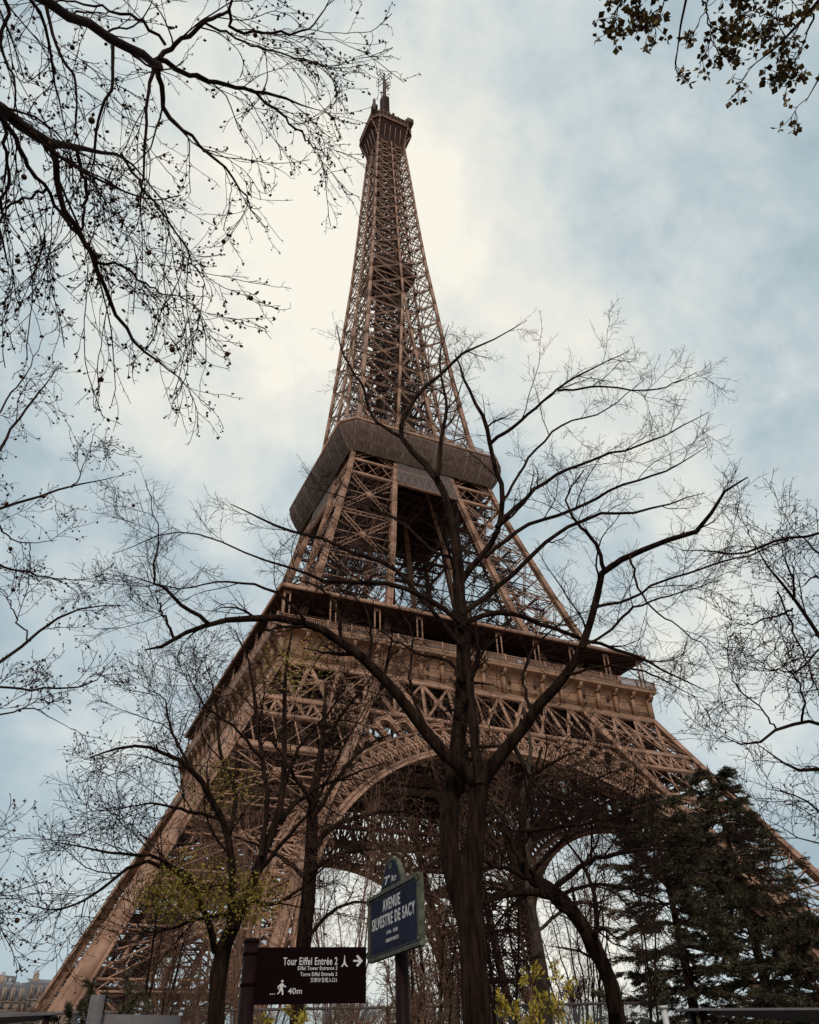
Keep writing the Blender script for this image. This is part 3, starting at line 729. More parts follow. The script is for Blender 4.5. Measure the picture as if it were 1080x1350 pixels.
lim_([(274, 822, 7), (240, 795, 6), (215, 772, 5), (203, 760, 4), (208, 700, 2), (192, 632, 1)], 9.1, 9.0)
lim_([(229, 841, 5), (219, 815, 4), (206, 788, 3)], 8.9, 8.8)
lim_([(446, 845, 7), (448, 815, 6), (430, 780, 4), (395, 765, 2)], 9.8, 9.6)
lim_([(486, 878, 6), (489, 850, 5), (480, 800, 3), (440, 770, 2)], 10, 10.3)
lim_([(700, 945, 6), (690, 900, 5), (700, 860, 4), (740, 820, 2), (790, 800, 1)], 10.2, 11)
lim_([(560, 960, 6), (540, 900, 4), (545, 840, 3), (520, 790, 2)], 10.3, 10.9)
lim_([(612, 900, 6), (590, 870, 5), (550, 860, 4), (500, 830, 2), (450, 800, 1)], 10.6, 11.5)
lim_([(604, 740, 6), (570, 725, 5), (530, 690, 4), (480, 665, 2.5), (400, 640, 1)], 10.9, 11.8)
lim_([(660, 665, 5), (700, 600, 4), (745, 560, 3), (800, 540, 2), (850, 500, 1)], 10.6, 11.2)
lim_([(830, 733, 4), (850, 790, 3), (900, 830, 2), (940, 860, 1)], 9.6, 9.2)
lim_([(745, 890, 5), (800, 880, 4), (860, 890, 3), (920, 920, 1)], 10, 9.6)
main_levels = [dict(n=6, l0=.7, l1=1.9, ang=.75, K=9, curl=.15, bias=(0, 0, .08), rs=.42, ns=5, t0=.22, rmin=.005),
               dict(n=9, l0=.30, l1=.85, ang=.85, K=6, curl=.16, bias=(0, 0, .04), rs=.5, ns=3, t0=.1, rmin=.0036),
               dict(n=6, l0=.07, l1=.26, ang=.9, K=4, curl=.14, rs=.6, ns=3, t0=.1, rmin=.0026)]
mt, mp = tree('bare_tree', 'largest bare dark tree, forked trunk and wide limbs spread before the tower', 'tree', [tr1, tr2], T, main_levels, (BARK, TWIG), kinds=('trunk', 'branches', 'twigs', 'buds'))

# ---- budding tree over the dark wayfinding sign
H = 15
tr1 = to_ground(trace([(285, 1350, 25), (287, 1290, 25), (296, 1245, 23), (312, 1212, 20), (325, 1185, 17), (345, 1130, 13), (365, 1080, 11), (374, 1030, 9), (375, 950, 7), (377, 880, 5), (388, 820, 2)], H, H+.5, 30))
T = []
lim_([(305, 1225, 15), (306, 1160, 13), (300, 1105, 11), (275, 1045, 9), (245, 1010, 7), (204, 987, 5), (160, 985, 4), (115, 1000, 1.5)], H, H-1)
lim_([(345, 1130, 9), (352, 1050, 8), (345, 990, 7), (336, 930, 6), (330, 880, 4), (310, 830, 1.5)], H, H+1)
lim_([(284, 1255, 12), (278, 1225, 10), (260, 1183, 8), (234, 1150, 6), (207, 1132, 5), (148, 1124, 4), (70, 1110, 1.5)], H, H-1.5)
lim_([(262, 1187, 7), (240, 1150, 6), (184, 1138, 6), (133, 1171, 4), (83, 1200, 3), (32, 1194, 1)], H-.5, H-2)
lim_([(360, 1090, 9), (400, 1050, 7), (440, 1030, 5), (510, 1005, 1.5)], H+.3, H+2)
lim_([(335, 1160, 8), (365, 1120, 7), (415, 1060, 5), (450, 990, 3), (500, 900, 1)], H, H-1)
lim_([(300, 1110, 8), (310, 1050, 7), (290, 990, 5), (285, 930, 3), (270, 870, 1)], H, H+1.5)
lim_([(372, 1040, 6), (400, 980, 5), (440, 930, 3), (470, 880, 1)], H+.5, H-.5)
lim_([(250, 1013, 5), (225, 960, 4), (215, 920, 2), (190, 905, 1)], H-.6, H-.2)
lim_([(345, 1000, 5), (310, 960, 4), (270, 930, 3), (245, 880, 1)], H+.3, H)
lim_([(290, 1080, 5), (250, 1070, 5), (200, 1060, 3), (130, 1070, 1)], H-.4, H-1.4)
lim_([(325, 1185, 7), (370, 1190, 5), (420, 1150, 3), (470, 1120, 1.5)], H+.1, H-.6)
lim_([(300, 1205, 6), (250, 1215, 5), (200, 1230, 3), (160, 1200, 1)], H-.4, H+.6)
mt2, mp2 = tree('budding_tree', 'bare tree with tiny yellow green buds whose trunk leans just beside the dark sign', 'tree', [tr1], T,
     [dict(n=10, l0=1.0, l1=2.2, ang=.75, K=8, curl=.15, bias=(0, 0, .10), rs=.42, ns=5, t0=.2, rmin=.007),
      dict(n=8, l0=.40, l1=1.0, ang=.8, K=6, curl=.15, bias=(0, 0, .08), rs=.5, ns=3, t0=.1, rmin=.0052),
      dict(n=5, l0=.14, l1=.45, ang=.8, K=4, curl=.14, rs=.6, ns=3, t0=.1, rmin=.004)], (BARK, TWIG), buds=dict(s=.013, m=BUD, share=.6))
def foliage(parent, name, blobs_, n, s, m):
    g = G()
    for (px, py, h, rr) in blobs_:
        c = at(px, py, h); C = c+unit(rng.normal(size=(n, 3)))*(rng.random((n, 1))**.45)*rr*np.array([1, 1, .7]); g.add(leaves(C, s, .6))
    return g.build(name, m, parent)
foliage(mt2, 'young_leaves', [(300, 1190, 14.6, .8), (250, 1165, 14.6, .9), (225, 1180, 14, .6), (340, 1180, 15, .6), (390, 880, 15.2, .9), (290, 1040, 15.3, .8)], 800, .055, LEAF_T)

# ---- straight dark trunk between the leg and the arch
H = 20
tr1 = to_ground(trace([(391, 1350, 22), (396, 1290, 22), (401, 1235, 22), (407, 1175, 21), (411, 1110, 18), (413, 1050, 14), (425, 980, 9), (430, 900, 4)], H, H+.5, 26))
T = []
for pts, dh in (([(411, 1120, 10), (440, 1090, 8), (480, 1075, 6), (530, 1070, 4), (590, 1090, 1.5)], 2), ([(409, 1150, 9), (440, 1130, 7), (490, 1120, 4), (540, 1130, 1.5)], -2), ([(412, 1080, 9), (450, 1020, 7), (490, 980, 4), (540, 960, 1.5)], 1),
                ([(412, 1060, 8), (380, 1010, 6), (350, 960, 4), (330, 900, 1.5)], -1), ([(408, 1160, 8), (370, 1130, 6), (330, 1110, 4), (270, 1090, 1.5)], 2), ([(424, 985, 7), (460, 930, 5), (500, 880, 1.5)], -1), ([(400, 1240, 7), (440, 1200, 5), (480, 1190, 3), (520, 1210, 1.5)], .5)):
    lim_(pts, H, H+dh)
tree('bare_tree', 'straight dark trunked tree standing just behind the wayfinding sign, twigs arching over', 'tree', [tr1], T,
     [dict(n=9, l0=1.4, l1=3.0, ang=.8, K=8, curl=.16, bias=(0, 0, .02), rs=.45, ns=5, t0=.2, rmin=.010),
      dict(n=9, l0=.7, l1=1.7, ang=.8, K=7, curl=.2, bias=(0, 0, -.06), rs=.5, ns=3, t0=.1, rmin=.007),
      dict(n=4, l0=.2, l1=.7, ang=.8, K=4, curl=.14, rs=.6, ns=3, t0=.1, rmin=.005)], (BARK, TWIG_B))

# ---- leaning double trunk
H = 17
tr1 = to_ground(trace([(814, 1350, 24), (808, 1305, 22), (792, 1265, 20), (765, 1215, 20), (735, 1180, 20), (705, 1160, 18), (690, 1140, 15), (688, 1095, 11), (698, 1040, 7), (715, 985, 3)], H, H+1, 28))
tr2 = trace([(812, 1335, 18), (801, 1285, 17), (775, 1228, 15), (748, 1195, 13), (715, 1178, 11), (670, 1180, 7), (630, 1195, 3)], H-.3, H-.8, 24)
T = []
for pts, dh in (([(725, 1177, 10), (770, 1140, 8), (815, 1125, 7), (870, 1120, 4), (930, 1130, 1.5)], -1), ([(735, 1180, 7), (790, 1165, 5), (860, 1185, 3.5), (910, 1215, 1.5)], -1.5), ([(690, 1140, 9), (670, 1100, 7), (650, 1060, 5), (610, 1030, 1.5)], 1),
                ([(700, 1158, 8), (650, 1140, 6), (600, 1120, 4), (560, 1110, 1.5)], -1), ([(690, 1110, 8), (730, 1060, 6), (780, 1030, 4), (830, 1010, 1.5)], 1), ([(688, 1095, 7), (740, 1090, 5), (800, 1080, 4), (860, 1060, 1.5)], -1),
                ([(705, 1020, 6), (740, 1000, 4), (770, 985, 1.5)], 0), ([(700, 1150, 8), (740, 1110, 6), (790, 1090, 4), (850, 1100, 1.5)], 1.5), ([(720, 1170, 6), (680, 1190, 5), (650, 1230, 3), (640, 1280, 1.5)], .5)):
    lim_(pts, H+.3, H+.3+dh)
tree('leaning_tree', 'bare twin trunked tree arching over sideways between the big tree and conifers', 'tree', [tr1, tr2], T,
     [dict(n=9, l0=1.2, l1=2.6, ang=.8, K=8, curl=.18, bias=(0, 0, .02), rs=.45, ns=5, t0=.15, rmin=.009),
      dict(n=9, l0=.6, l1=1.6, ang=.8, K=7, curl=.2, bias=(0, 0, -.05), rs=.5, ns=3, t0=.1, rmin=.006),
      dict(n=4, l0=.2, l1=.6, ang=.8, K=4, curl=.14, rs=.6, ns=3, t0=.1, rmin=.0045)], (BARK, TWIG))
# ---- slender pale trunk behind it
H = 23
tr1 = to_ground(trace([(719, 1350, 18), (716, 1290, 17), (708, 1240, 15), (701, 1200, 14), (694, 1150, 13), (696, 1100, 11), (690, 1050, 9), (700, 990, 5), (690, 930, 2)], H, H, 26))
T = []
for pts, dh in (([(695, 1110, 8), (660, 1070, 6), (620, 1040, 1.5)], 2), ([(692, 1060, 7), (730, 1020, 5), (780, 1000, 1.5)], -2), ([(700, 1200, 7), (660, 1160, 5), (630, 1150, 1.5)], 1), ([(697, 1010, 5), (660, 980, 3), (640, 950, 1)], 0), ([(706, 1230, 6), (760, 1190, 5), (800, 1200, 1.5)], 1)): lim_(pts, H, H+dh)
tree('bare_tree', 'slender grey trunk of a bare tree in line with the gap under the rear arch', 'tree', [tr1], T,
     [dict(n=8, l0=1.5, l1=3.2, ang=.8, K=8, curl=.16, bias=(0, 0, .05), rs=.45, ns=5, t0=.2, rmin=.011),
      dict(n=8, l0=.7, l1=1.8, ang=.8, K=6, curl=.2, rs=.5, ns=3, t0=.1, rmin=.008),
      dict(n=4, l0=.2, l1=.8, ang=.8, K=4, curl=.14, rs=.6, ns=3, t0=.1, rmin=.006)], (BARK_L, TWIG_B))
# ---- ivy hung shrubby trees behind the street name sign
H = 19
def multi(name, label, px, h, n, hw, hgt, mats, lv, group=None, cat='tree', buds=None, up=.0, wpx=.035):
    """several stems from one foot at the ground"""
    c = at(px, 1345, h); c[2] = GZ; st = []
    for i in range(n):
        a = rng.uniform(0, 2*pi); r = hw*math.sqrt(rng.random()); top = c+np.array([r*cos(a), r*sin(a), hgt*(rng.uniform(.7, 1))]); b = c+np.array([.12*cos(a), .12*sin(a), 0])
        mid = b*.55+top*.45+np.array([r*cos(a), r*sin(a), 0])*(-.12)+rng.normal(size=3)*.12*np.array([1, 1, .2])
        st.append(resample(np.vstack([[*b, wpx*rng.uniform(.7, 1.3)], [*mid, wpx*.75], [*top, wpx*.2]]), 18))
        st[-1][1:, :3] += np.cumsum(rng.normal(size=(17, 3))*.018*hgt/5, axis=0)
    return tree(name, label, cat, [st[0]], st[1:], lv, mats, group, base=c, buds=buds)
TWLV = lambda s, up, d=1.0: [dict(n=int(9*d), l0=.9*s, l1=1.9*s, ang=.65, K=7, curl=.14, bias=(0, 0, up), rs=.5, ns=3, t0=.12, rmin=.008),
                    dict(n=6, l0=.4*s, l1=1.0*s, ang=.7, K=5, curl=.16, bias=(0, 0, up*.6), rs=.55, ns=3, t0=.1, rmin=.006),
                    dict(n=4, l0=.12*s, l1=.4*s, ang=.8, K=4, curl=.14, rs=.6, ns=3, t0=.1, rmin=.0045)]
multi('shrubby_tree', 'tall brown many stemmed shrub directly behind the blue street name sign', 560, 17, 11, 1.0, 5.0, (BARK, TWIG_B), TWLV(.8, .12), buds=dict(s=.02, share=.5, m=TWIG_B))
multi('shrubby_tree', 'brown twiggy shrub between the street name post and the forked trunk', 590, 21, 8, 1.2, 7.0, (BARK, TWIG_B), TWLV(.9, .12), buds=dict(s=.022, share=.5, m=TWIG_B))
multi('shrubby_tree', 'brown shrub filling the foot of the gap under the rear arch', 490, 22, 6, 1.8, 3.2, (BARK, TWIG_B), TWLV(.9, .1))
multi('young_tree', 'small many stemmed bare tree in front of the foot of the nearest tower leg', 190, 19, 7, 1.5, 6.5, (BARK, TWIG_B), TWLV(.9, .14))
multi('young_tree', 'pale brown bare sapling just beside the leaning budding trunk', 248, 22, 9, 1.4, 5.5, (TWIG_B, TWIG_B), TWLV(.8, .12))
multi('young_tree', 'bare sapling rising behind the end of the dark sign', 335, 24, 9, 2.0, 6.5, (TWIG_B, TWIG_B), TWLV(.9, .12))
multi('young_tree', 'bare thin stemmed tree crowded behind the forked trunk', 668, 21, 6, 1.4, 8.0, (BARK, TWIG), TWLV(.9, .14))
multi('young_tree', 'bare thin tree standing between the twin trunk and the conifers', 845, 24, 3, 2.2, 9.5, (BARK, TWIG), TWLV(1.1, .12))
multi('young_tree', 'bare tree beyond the conifers under the sloping outer leg', 1120, 24, 5, 2.6, 8.5, (BARK, TWIG), TWLV(1.1, .14))
multi('shrubby_tree', 'low brown shrub between the dark trunk and the dark sign', 440, 26, 9, 2.4, 4.4, (TWIG_B, TWIG_B), TWLV(.9, .1))
multi('crown_tree', 'tall brown twiggy tree veiling the near haunch of the great arch', 452, 33, 12, 3.6, 14.5, (TWIG_B, TWIG_B), TWLV(1.5, .10, 1.3))
multi('crown_tree', 'tall brown twiggy tree veiling the middle of the near leg', 318, 30, 11, 3.0, 12.5, (TWIG_B, TWIG_B), TWLV(1.4, .10, 1.2))
multi('crown_tree', 'dark twiggy tree filling the space below the crown of the arch', 770, 32, 12, 3.6, 12.0, (BARK, TWIG), TWLV(1.5, .05, 1.3))
multi('shrubby_tree', 'low brown shrub at the very foot of the street name post', 525, 14, 16, .9, 2.9, (TWIG_B, TWIG_B), TWLV(.5, .1))
multi('shrubby_tree', 'low brown shrub below the middle of the wayfinding sign', 430, 16, 16, 1.2, 2.7, (TWIG_B, TWIG_B), TWLV(.5, .1))
multi('shrubby_tree', 'low reddish shrub between the pine bush and the leaning trunk', 225, 17, 16, 1.2, 3.4, (TWIG_B, TWIG_B), TWLV(.6, .1))
# yellow green shrubs
for px, h, hg, hw, lab in ((700, 13, 2.75, .75, 'bright yellow green shrub at the foot of the pale trunk'), (372, 15, 2.5, .5, 'small yellow green shrub showing under the dark sign'), (745, 15, 2.3, .5, 'low yellow green shrub in front of the glass barrier')):
    t_, ap = multi('green_shrub', lab, px, h, 12, hw, hg, (TWIG_B, TWIG_B), [dict(n=7, l0=.3, l1=.6, ang=.5, K=5, curl=.12, bias=(0, 0, .2), rs=.5, ns=3, t0=.2, rmin=.004), dict(n=5, l0=.1, l1=.3, ang=.5, K=4, bias=(0, 0, .15), rs=.6, ns=3, rmin=.003)], cat='shrub')
    g = G(); Q = ap[-1][:, 1:].reshape(-1, 3); ax = (ap[-1][:, 1:]-ap[-1][:, :-1]).reshape(-1, 3)
    for _ in range(3): g.add(leaves(Q+rng.normal(size=Q.shape)*.02, .075, .4, unit(ax)+rng.normal(size=Q.shape)*.5))
    g.build('leaves', LEAF_Y, t_)

# ---- plane trees reaching in from outside the frame
PL = [dict(n=7, l0=1.0, l1=2.3, ang=.5, K=12, curl=.13, bias=(.0, .0, -.20), rs=.36, ns=4, t0=.1, rmin=.0050, shrink=.74),
      dict(n=6, l0=.25, l1=.80, ang=.5, K=7, curl=.15, bias=(0, 0, -.10), rs=.5, ns=3, t0=.08, rmin=.0036),
      dict(n=4, l0=.03, l1=.12, ang=.8, K=3, curl=.2, rs=.6, ns=3, t0=.1, rmin=.0028)]
def lz(pts, z0, z1, wob=.012):
    q = trace(pts, z0, z1, 18, 'z', wob); q[:, 3] *= .82; T.append(q)
def balls(t, allp, n, s):
    P = allp[1][:, -1]; P = P[rng.choice(len(P), n, replace=False)]; first = None; off = np.array(t.location)
    for p in P:
        if first is None:
            th = np.linspace(0, pi, 7); ph = np.arange(9)*2*pi/9
            V = [(sin(a)*cos(b)*s, sin(a)*sin(b)*s, cos(a)*s) for a in th for b in ph]; F = [[i*9+j, i*9+(j+1) % 9, (i+1)*9+(j+1) % 9, (i+1)*9+j] for i in range(6) for j in range(9)]
            first = bpy.data.objects.new('seed_ball', rawmesh('seed_ball', V, [F], BUD, True)); o = first
        else: o = first.copy()
        link(o, t); o.location = tuple(p-off-np.array([0, 0, s]))
T = []
foot = at(-330, 900, 5.0); foot[2] = GZ
lz([(-330, -420, 34), (-200, -200, 26), (-80, -90, 20), (0, -35, 17), (55, 0, 16), (104, 26, 15), (148, 50, 14), (185, 70, 13), (204, 80, 12), (212, 90, 9)], 8.0, 11.2)
lz([(204, 80, 9), (230, 60, 8), (270, 30, 7), (300, 13, 5), (315, -30, 3)], 11.2, 12)
lz([(210, 78, 9), (245, 97, 8), (290, 110, 7), (330, 118, 6), (380, 133, 4), (420, 145, 1)], 11.2, 11.6)
lz([(208, 86, 9), (212, 120, 8), (225, 155, 7), (260, 190, 5), (300, 225, 4), (345, 290, 1.5)], 11.2, 10)
lz([(218, 59, 5), (185, 26, 5), (148, 15, 4), (96, 2, 3), (40, 10, 1.5)], 11.2, 11.6)
lz([(302, 11, 5), (309, 40, 5), (360, 43, 4), (405, 38, 3), (430, 10, 2), (450, -20, 1)], 11.7, 12)
lz([(205, 88, 6), (195, 130, 5), (190, 200, 4), (185, 280, 2), (195, 330, 1)], 11.2, 9.5)
lz([(148, 52, 6), (150, 100, 5), (130, 160, 4), (125, 230, 2), (150, 300, 1)], 11.0, 9.5)
lz([(60, 3, 6), (75, 60, 5), (100, 110, 4), (100, 170, 2), (120, 240, 1)], 10.8, 9.6)
lz([(-20, -45, 8), (10, 10, 6), (0, 60, 5), (20, 120, 3), (10, 180, 1)], 10.5, 9.5)
lz([(330, 118, 5), (370, 150, 4), (405, 185, 3), (440, 215, 1)], 11.5, 10.8)
lz([(270, 30, 4), (330, 60, 3), (390, 75, 2.5), (440, 90, 1)], 11.7, 11.5)
lz([(-330, -20, 30), (-200, 40, 26), (-110, 85, 22), (-50, 115, 20), (0, 143, 19), (30, 163, 18), (65, 185, 16), (90, 193, 10), (130, 200, 6), (165, 205, 4), (210, 260, 1.5)], 6.5, 9.5)
lz([(66, 188, 11), (72, 225, 10), (78, 260, 9), (100, 300, 8), (125, 345, 7), (145, 400, 6), (170, 440, 5), (200, 470, 4), (240, 500, 1.5)], 9.2, 8.2)
lz([(103, 194, 7), (108, 230, 6), (114, 260, 5), (107, 290, 4), (112, 330, 2)], 9.3, 9.0)
lz([(-60, 120, 10), (0, 155, 8), (25, 195, 7), (50, 230, 6), (75, 270, 5), (90, 295, 5), (105, 310, 4)], 8.8, 8.6)
lz([(60, 250, 5), (40, 255, 4), (0, 283, 3), (-30, 300, 2)], 8.8, 9.0)
lz([(125, 345, 5), (160, 350, 4), (200, 380, 3), (250, 390, 1)], 8.6, 8.6)
lz([(160, 203, 5), (200, 260, 4), (240, 320, 3), (280, 395, 1)], 9.3, 8.4)
lz([(0, 150, 6), (10, 220, 5), (0, 300, 4), (10, 350, 2)], 8.8, 8.2)
Tm = sorted(T[1:], key=lambda q: -q[0, 3])[0]
trk = resample(np.array([[*foot[:2], GZ-.1, .30], [foot[0]+.05, foot[1], GZ+2.5, .25], [*(Tm[0, :2]*.85+foot[:2]*.15), Tm[0, 2]-.4, .2], [*T[0][0, :3], .17]]), 24)
tq, ap = tree('plane_tree', 'plane tree reaching in overhead beside the spire, drooping twigs full of buds and seed balls', 'tree', [trk], T, PL, (BARK_P, TWIG), base=foot, buds=dict(s=.0105, n=2, share=.6, m=BUD))
balls(tq, ap, 14, .024)
T = []
foot = at(-520, 1200, 7.5); foot[2] = GZ
PL2 = [dict(n=5, l0=.45, l1=1.15, ang=.7, K=8, curl=.15, bias=(0, 0, .06), rs=.38, ns=4, t0=.25, rmin=.0052), dict(n=6, l0=.25, l1=.7, ang=.7, K=6, curl=.17, bias=(0, 0, .02), rs=.5, ns=3, t0=.1, rmin=.004), dict(n=4, l0=.05, l1=.2, ang=.8, K=3, curl=.2, rs=.6, ns=3, t0=.1, rmin=.0032)]
for pts in ([(-330, 800, 18), (-150, 740, 12), (-50, 700, 8), (0, 670, 6), (50, 655, 5), (95, 643, 4), (162, 626, 1)], [(-330, 1060, 18), (-150, 970, 12), (-40, 905, 8), (0, 872, 7), (40, 845, 6), (70, 820, 5), (110, 800, 4), (172, 798, 1)],
            [(-150, 735, 9), (-40, 640, 7), (0, 590, 6), (25, 550, 5), (50, 520, 4), (78, 482, 1)], [(-100, 935, 6), (-20, 908, 5), (60, 908, 4), (115, 902, 3), (150, 868, 1)], [(-100, 940, 6), (0, 940, 4), (40, 935, 3), (95, 962, 1)],
            [(-60, 705, 6), (0, 745, 5), (40, 755, 4), (95, 765, 2), (140, 760, 1)], [(40, 845, 4), (20, 810, 3), (5, 780, 2), (-10, 760, 1)], [(95, 643, 3), (112, 610, 2), (126, 565, 1)], [(-60, 700, 5), (-10, 690, 4), (25, 715, 3), (75, 712, 1)],
            [(-330, 1230, 14), (-120, 1150, 8), (-50, 1125, 5), (-15, 1110, 3), (20, 1092, 1)], [(-120, 1155, 6), (-60, 1180, 4), (-20, 1195, 2), (5, 1205, 1)], [(-60, 650, 5), (0, 540, 4), (30, 500, 3), (60, 440, 1)]):
    lim_(pts, 8.4 if pts[0][1] < 1200 else 9, 9.4, k=.62)
top_ = T[0][0, :3]; trk = resample(np.array([[*foot[:2], GZ-.1, .26], [foot[0], foot[1], GZ+2.2, .22], [foot[0], foot[1], T[1][0, 2], .2], [*top_, .13]]), 24)
for k in (0, 1, 9): T[k] = resample(np.vstack([[foot[0], foot[1], T[k][0, 2]-.6, T[k][0, 3]*1.2], T[k]]), 18)
tq, ap = tree('plane_tree', 'plane tree with low level limbs beside the tower and few seed balls', 'tree', [trk], T, PL2, (BARK_P, TWIG), base=foot, buds=dict(s=.0105, n=2, share=.7, m=BUD))
balls(tq, ap, 12, .026)

# ---- tree reaching in beside the conifers
T = []
foot = at(1420, 1150, 8.5); foot[2] = GZ
for pts in ([(1350, 1050, 20), (1200, 930, 15), (1120, 880, 11), (1080, 838, 9), (1060, 806, 8), (1045, 790, 7), (1021, 755, 5), (1003, 731, 3), (985, 700, 1)], [(1046, 790, 5), (1048, 778, 5), (1042, 749, 4), (1027, 716, 1.5)], [(1350, 1100, 18), (1200, 990, 10), (1080, 956, 7), (1057, 952, 7), (1024, 962, 6), (986, 984, 4), (950, 970, 1)],
            [(1045, 802, 4), (1018, 814, 4), (971, 826, 1.5)], [(1057, 952, 5), (1060, 920, 4), (1045, 888, 3), (1005, 852, 1)], [(1350, 1140, 16), (1180, 1040, 9), (1080, 1014, 7), (1045, 1016, 6), (1018, 995, 3), (990, 975, 1)], [(1025, 780, 4), (1045, 830, 4), (1066, 876, 3), (1085, 940, 2)],
            [(1200, 700, 6), (1130, 690, 6), (1080, 704, 5), (1018, 716, 5), (968, 730, 4), (900, 726, 1.5)], [(1120, 880, 6), (1100, 800, 5), (1080, 760, 4), (1055, 775, 2), (1040, 740, 1)], [(1080, 856, 4), (1050, 885, 4), (1000, 880, 1.5)], [(1024, 962, 4), (1000, 930, 3), (970, 905, 3), (960, 870, 1)],
            [(1200, 1090, 8), (1100, 1080, 5), (1050, 1050, 3), (1010, 1040, 1)], [(1240, 1180, 8), (1140, 1130, 5), (1070, 1110, 3), (1010, 1080, 1)], [(1150, 820, 7), (1110, 760, 6), (1070, 720, 4), (1040, 690, 1)]):
    lim_(pts, 8.8, 8.2, k=.66)
for k in (0, 2, 5, 7, 11, 12, 13): T[k] = resample(np.vstack([[foot[0], foot[1], T[k][0, 2]-.4, T[k][0, 3]*1.2], T[k]]), 18)
trk = resample(np.array([[*foot[:2], GZ-.1, .22], [foot[0], foot[1], GZ+2.2, .19], [foot[0], foot[1], T[0][0, 2], .15], [foot[0], foot[1], T[7][0, 2], .09]]), 24)
tree('bare_tree', 'bare tree with fine crooked twigs reaching in above the tips of the conifers', 'tree', [trk], T,
     [dict(n=7, l0=.5, l1=1.2, ang=.8, K=7, curl=.2, bias=(0, 0, .03), rs=.42, ns=4, t0=.2, rmin=.0046), dict(n=7, l0=.2, l1=.6, ang=.85, K=6, curl=.2, rs=.5, ns=3, t0=.1, rmin=.0034), dict(n=4, l0=.05, l1=.18, ang=.9, K=4, curl=.2, rs=.6, ns=3, t0=.1, rmin=.0026)],
     (BARK, TWIG), base=foot, buds=dict(s=.008, share=.5, m=BUD))

# ---- leafing tree overhead, outer corner of the frame
T = []
foot = at(1500, 700, 4.5); foot[2] = GZ
for pts in ([(1300, -300, 16), (1200, -140, 11), (1130, -60, 9), (1075, 10, 7), (1050, 35, 5), (1025, 62, 3), (985, 92, 1)], [(1300, -330, 14), (1100, -220, 9), (960, -110, 7), (915, -40, 5), (905, 10, 4), (897, 50, 3), (890, 92, 1)],
            [(1300, -200, 12), (1180, -20, 7), (1110, 50, 5), (1085, 95, 3), (1062, 135, 1)], [(1100, -220, 7), (900, -120, 5), (850, -40, 4), (820, 5, 3), (806, 22, 1)], [(1050, 36, 3), (1010, 20, 2), (975, 20, 1)], [(912, -30, 4), (880, 0, 3), (850, 28, 1)], [(1075, 10, 4), (1060, 55, 2), (1045, 85, 1)], [(915, -40, 4), (930, 10, 3), (940, 55, 1)],
            [(960, -110, 4), (990, -50, 3), (970, -5, 1)], [(1130, -60, 5), (1060, -50, 4), (1030, -10, 3), (1015, 30, 1)]):
    lz(pts, 8.6, 8.4)
for k in (0, 1, 2): T[k] = resample(np.vstack([[foot[0], foot[1], T[k][0, 2]-.9, T[k][0, 3]*1.3], T[k]]), 18)
trk = resample(np.array([[*foot[:2], GZ-.1, .24], [foot[0], foot[1], GZ+2.4, .2], [foot[0], foot[1], T[0][0, 2], .13]]), 22)
tl, ap = tree('leafing_tree', 'tree with clusters of small bronze green new leaves hanging in from overhead', 'tree', [trk], T,
     [dict(n=6, l0=.22, l1=.5, ang=.6, K=6, curl=.2, bias=(0, 0, -.1), rs=.45, ns=3, t0=.55, rmin=.0040), dict(n=5, l0=.06, l1=.2, ang=.7, K=4, curl=.2, rs=.5, ns=3, t0=.3, rmin=.003)], (BARK_P, TWIG), base=foot)
g = G(); Q = ap[-1][:, -1]
for _ in range(6):
    dd = unit(rng.normal(size=Q.shape)+np.array([0, 0, -.3])); g.add(leaves(Q+dd*.01, .042, .8, dd))
g.build('leaves', LEAF_O, tl)


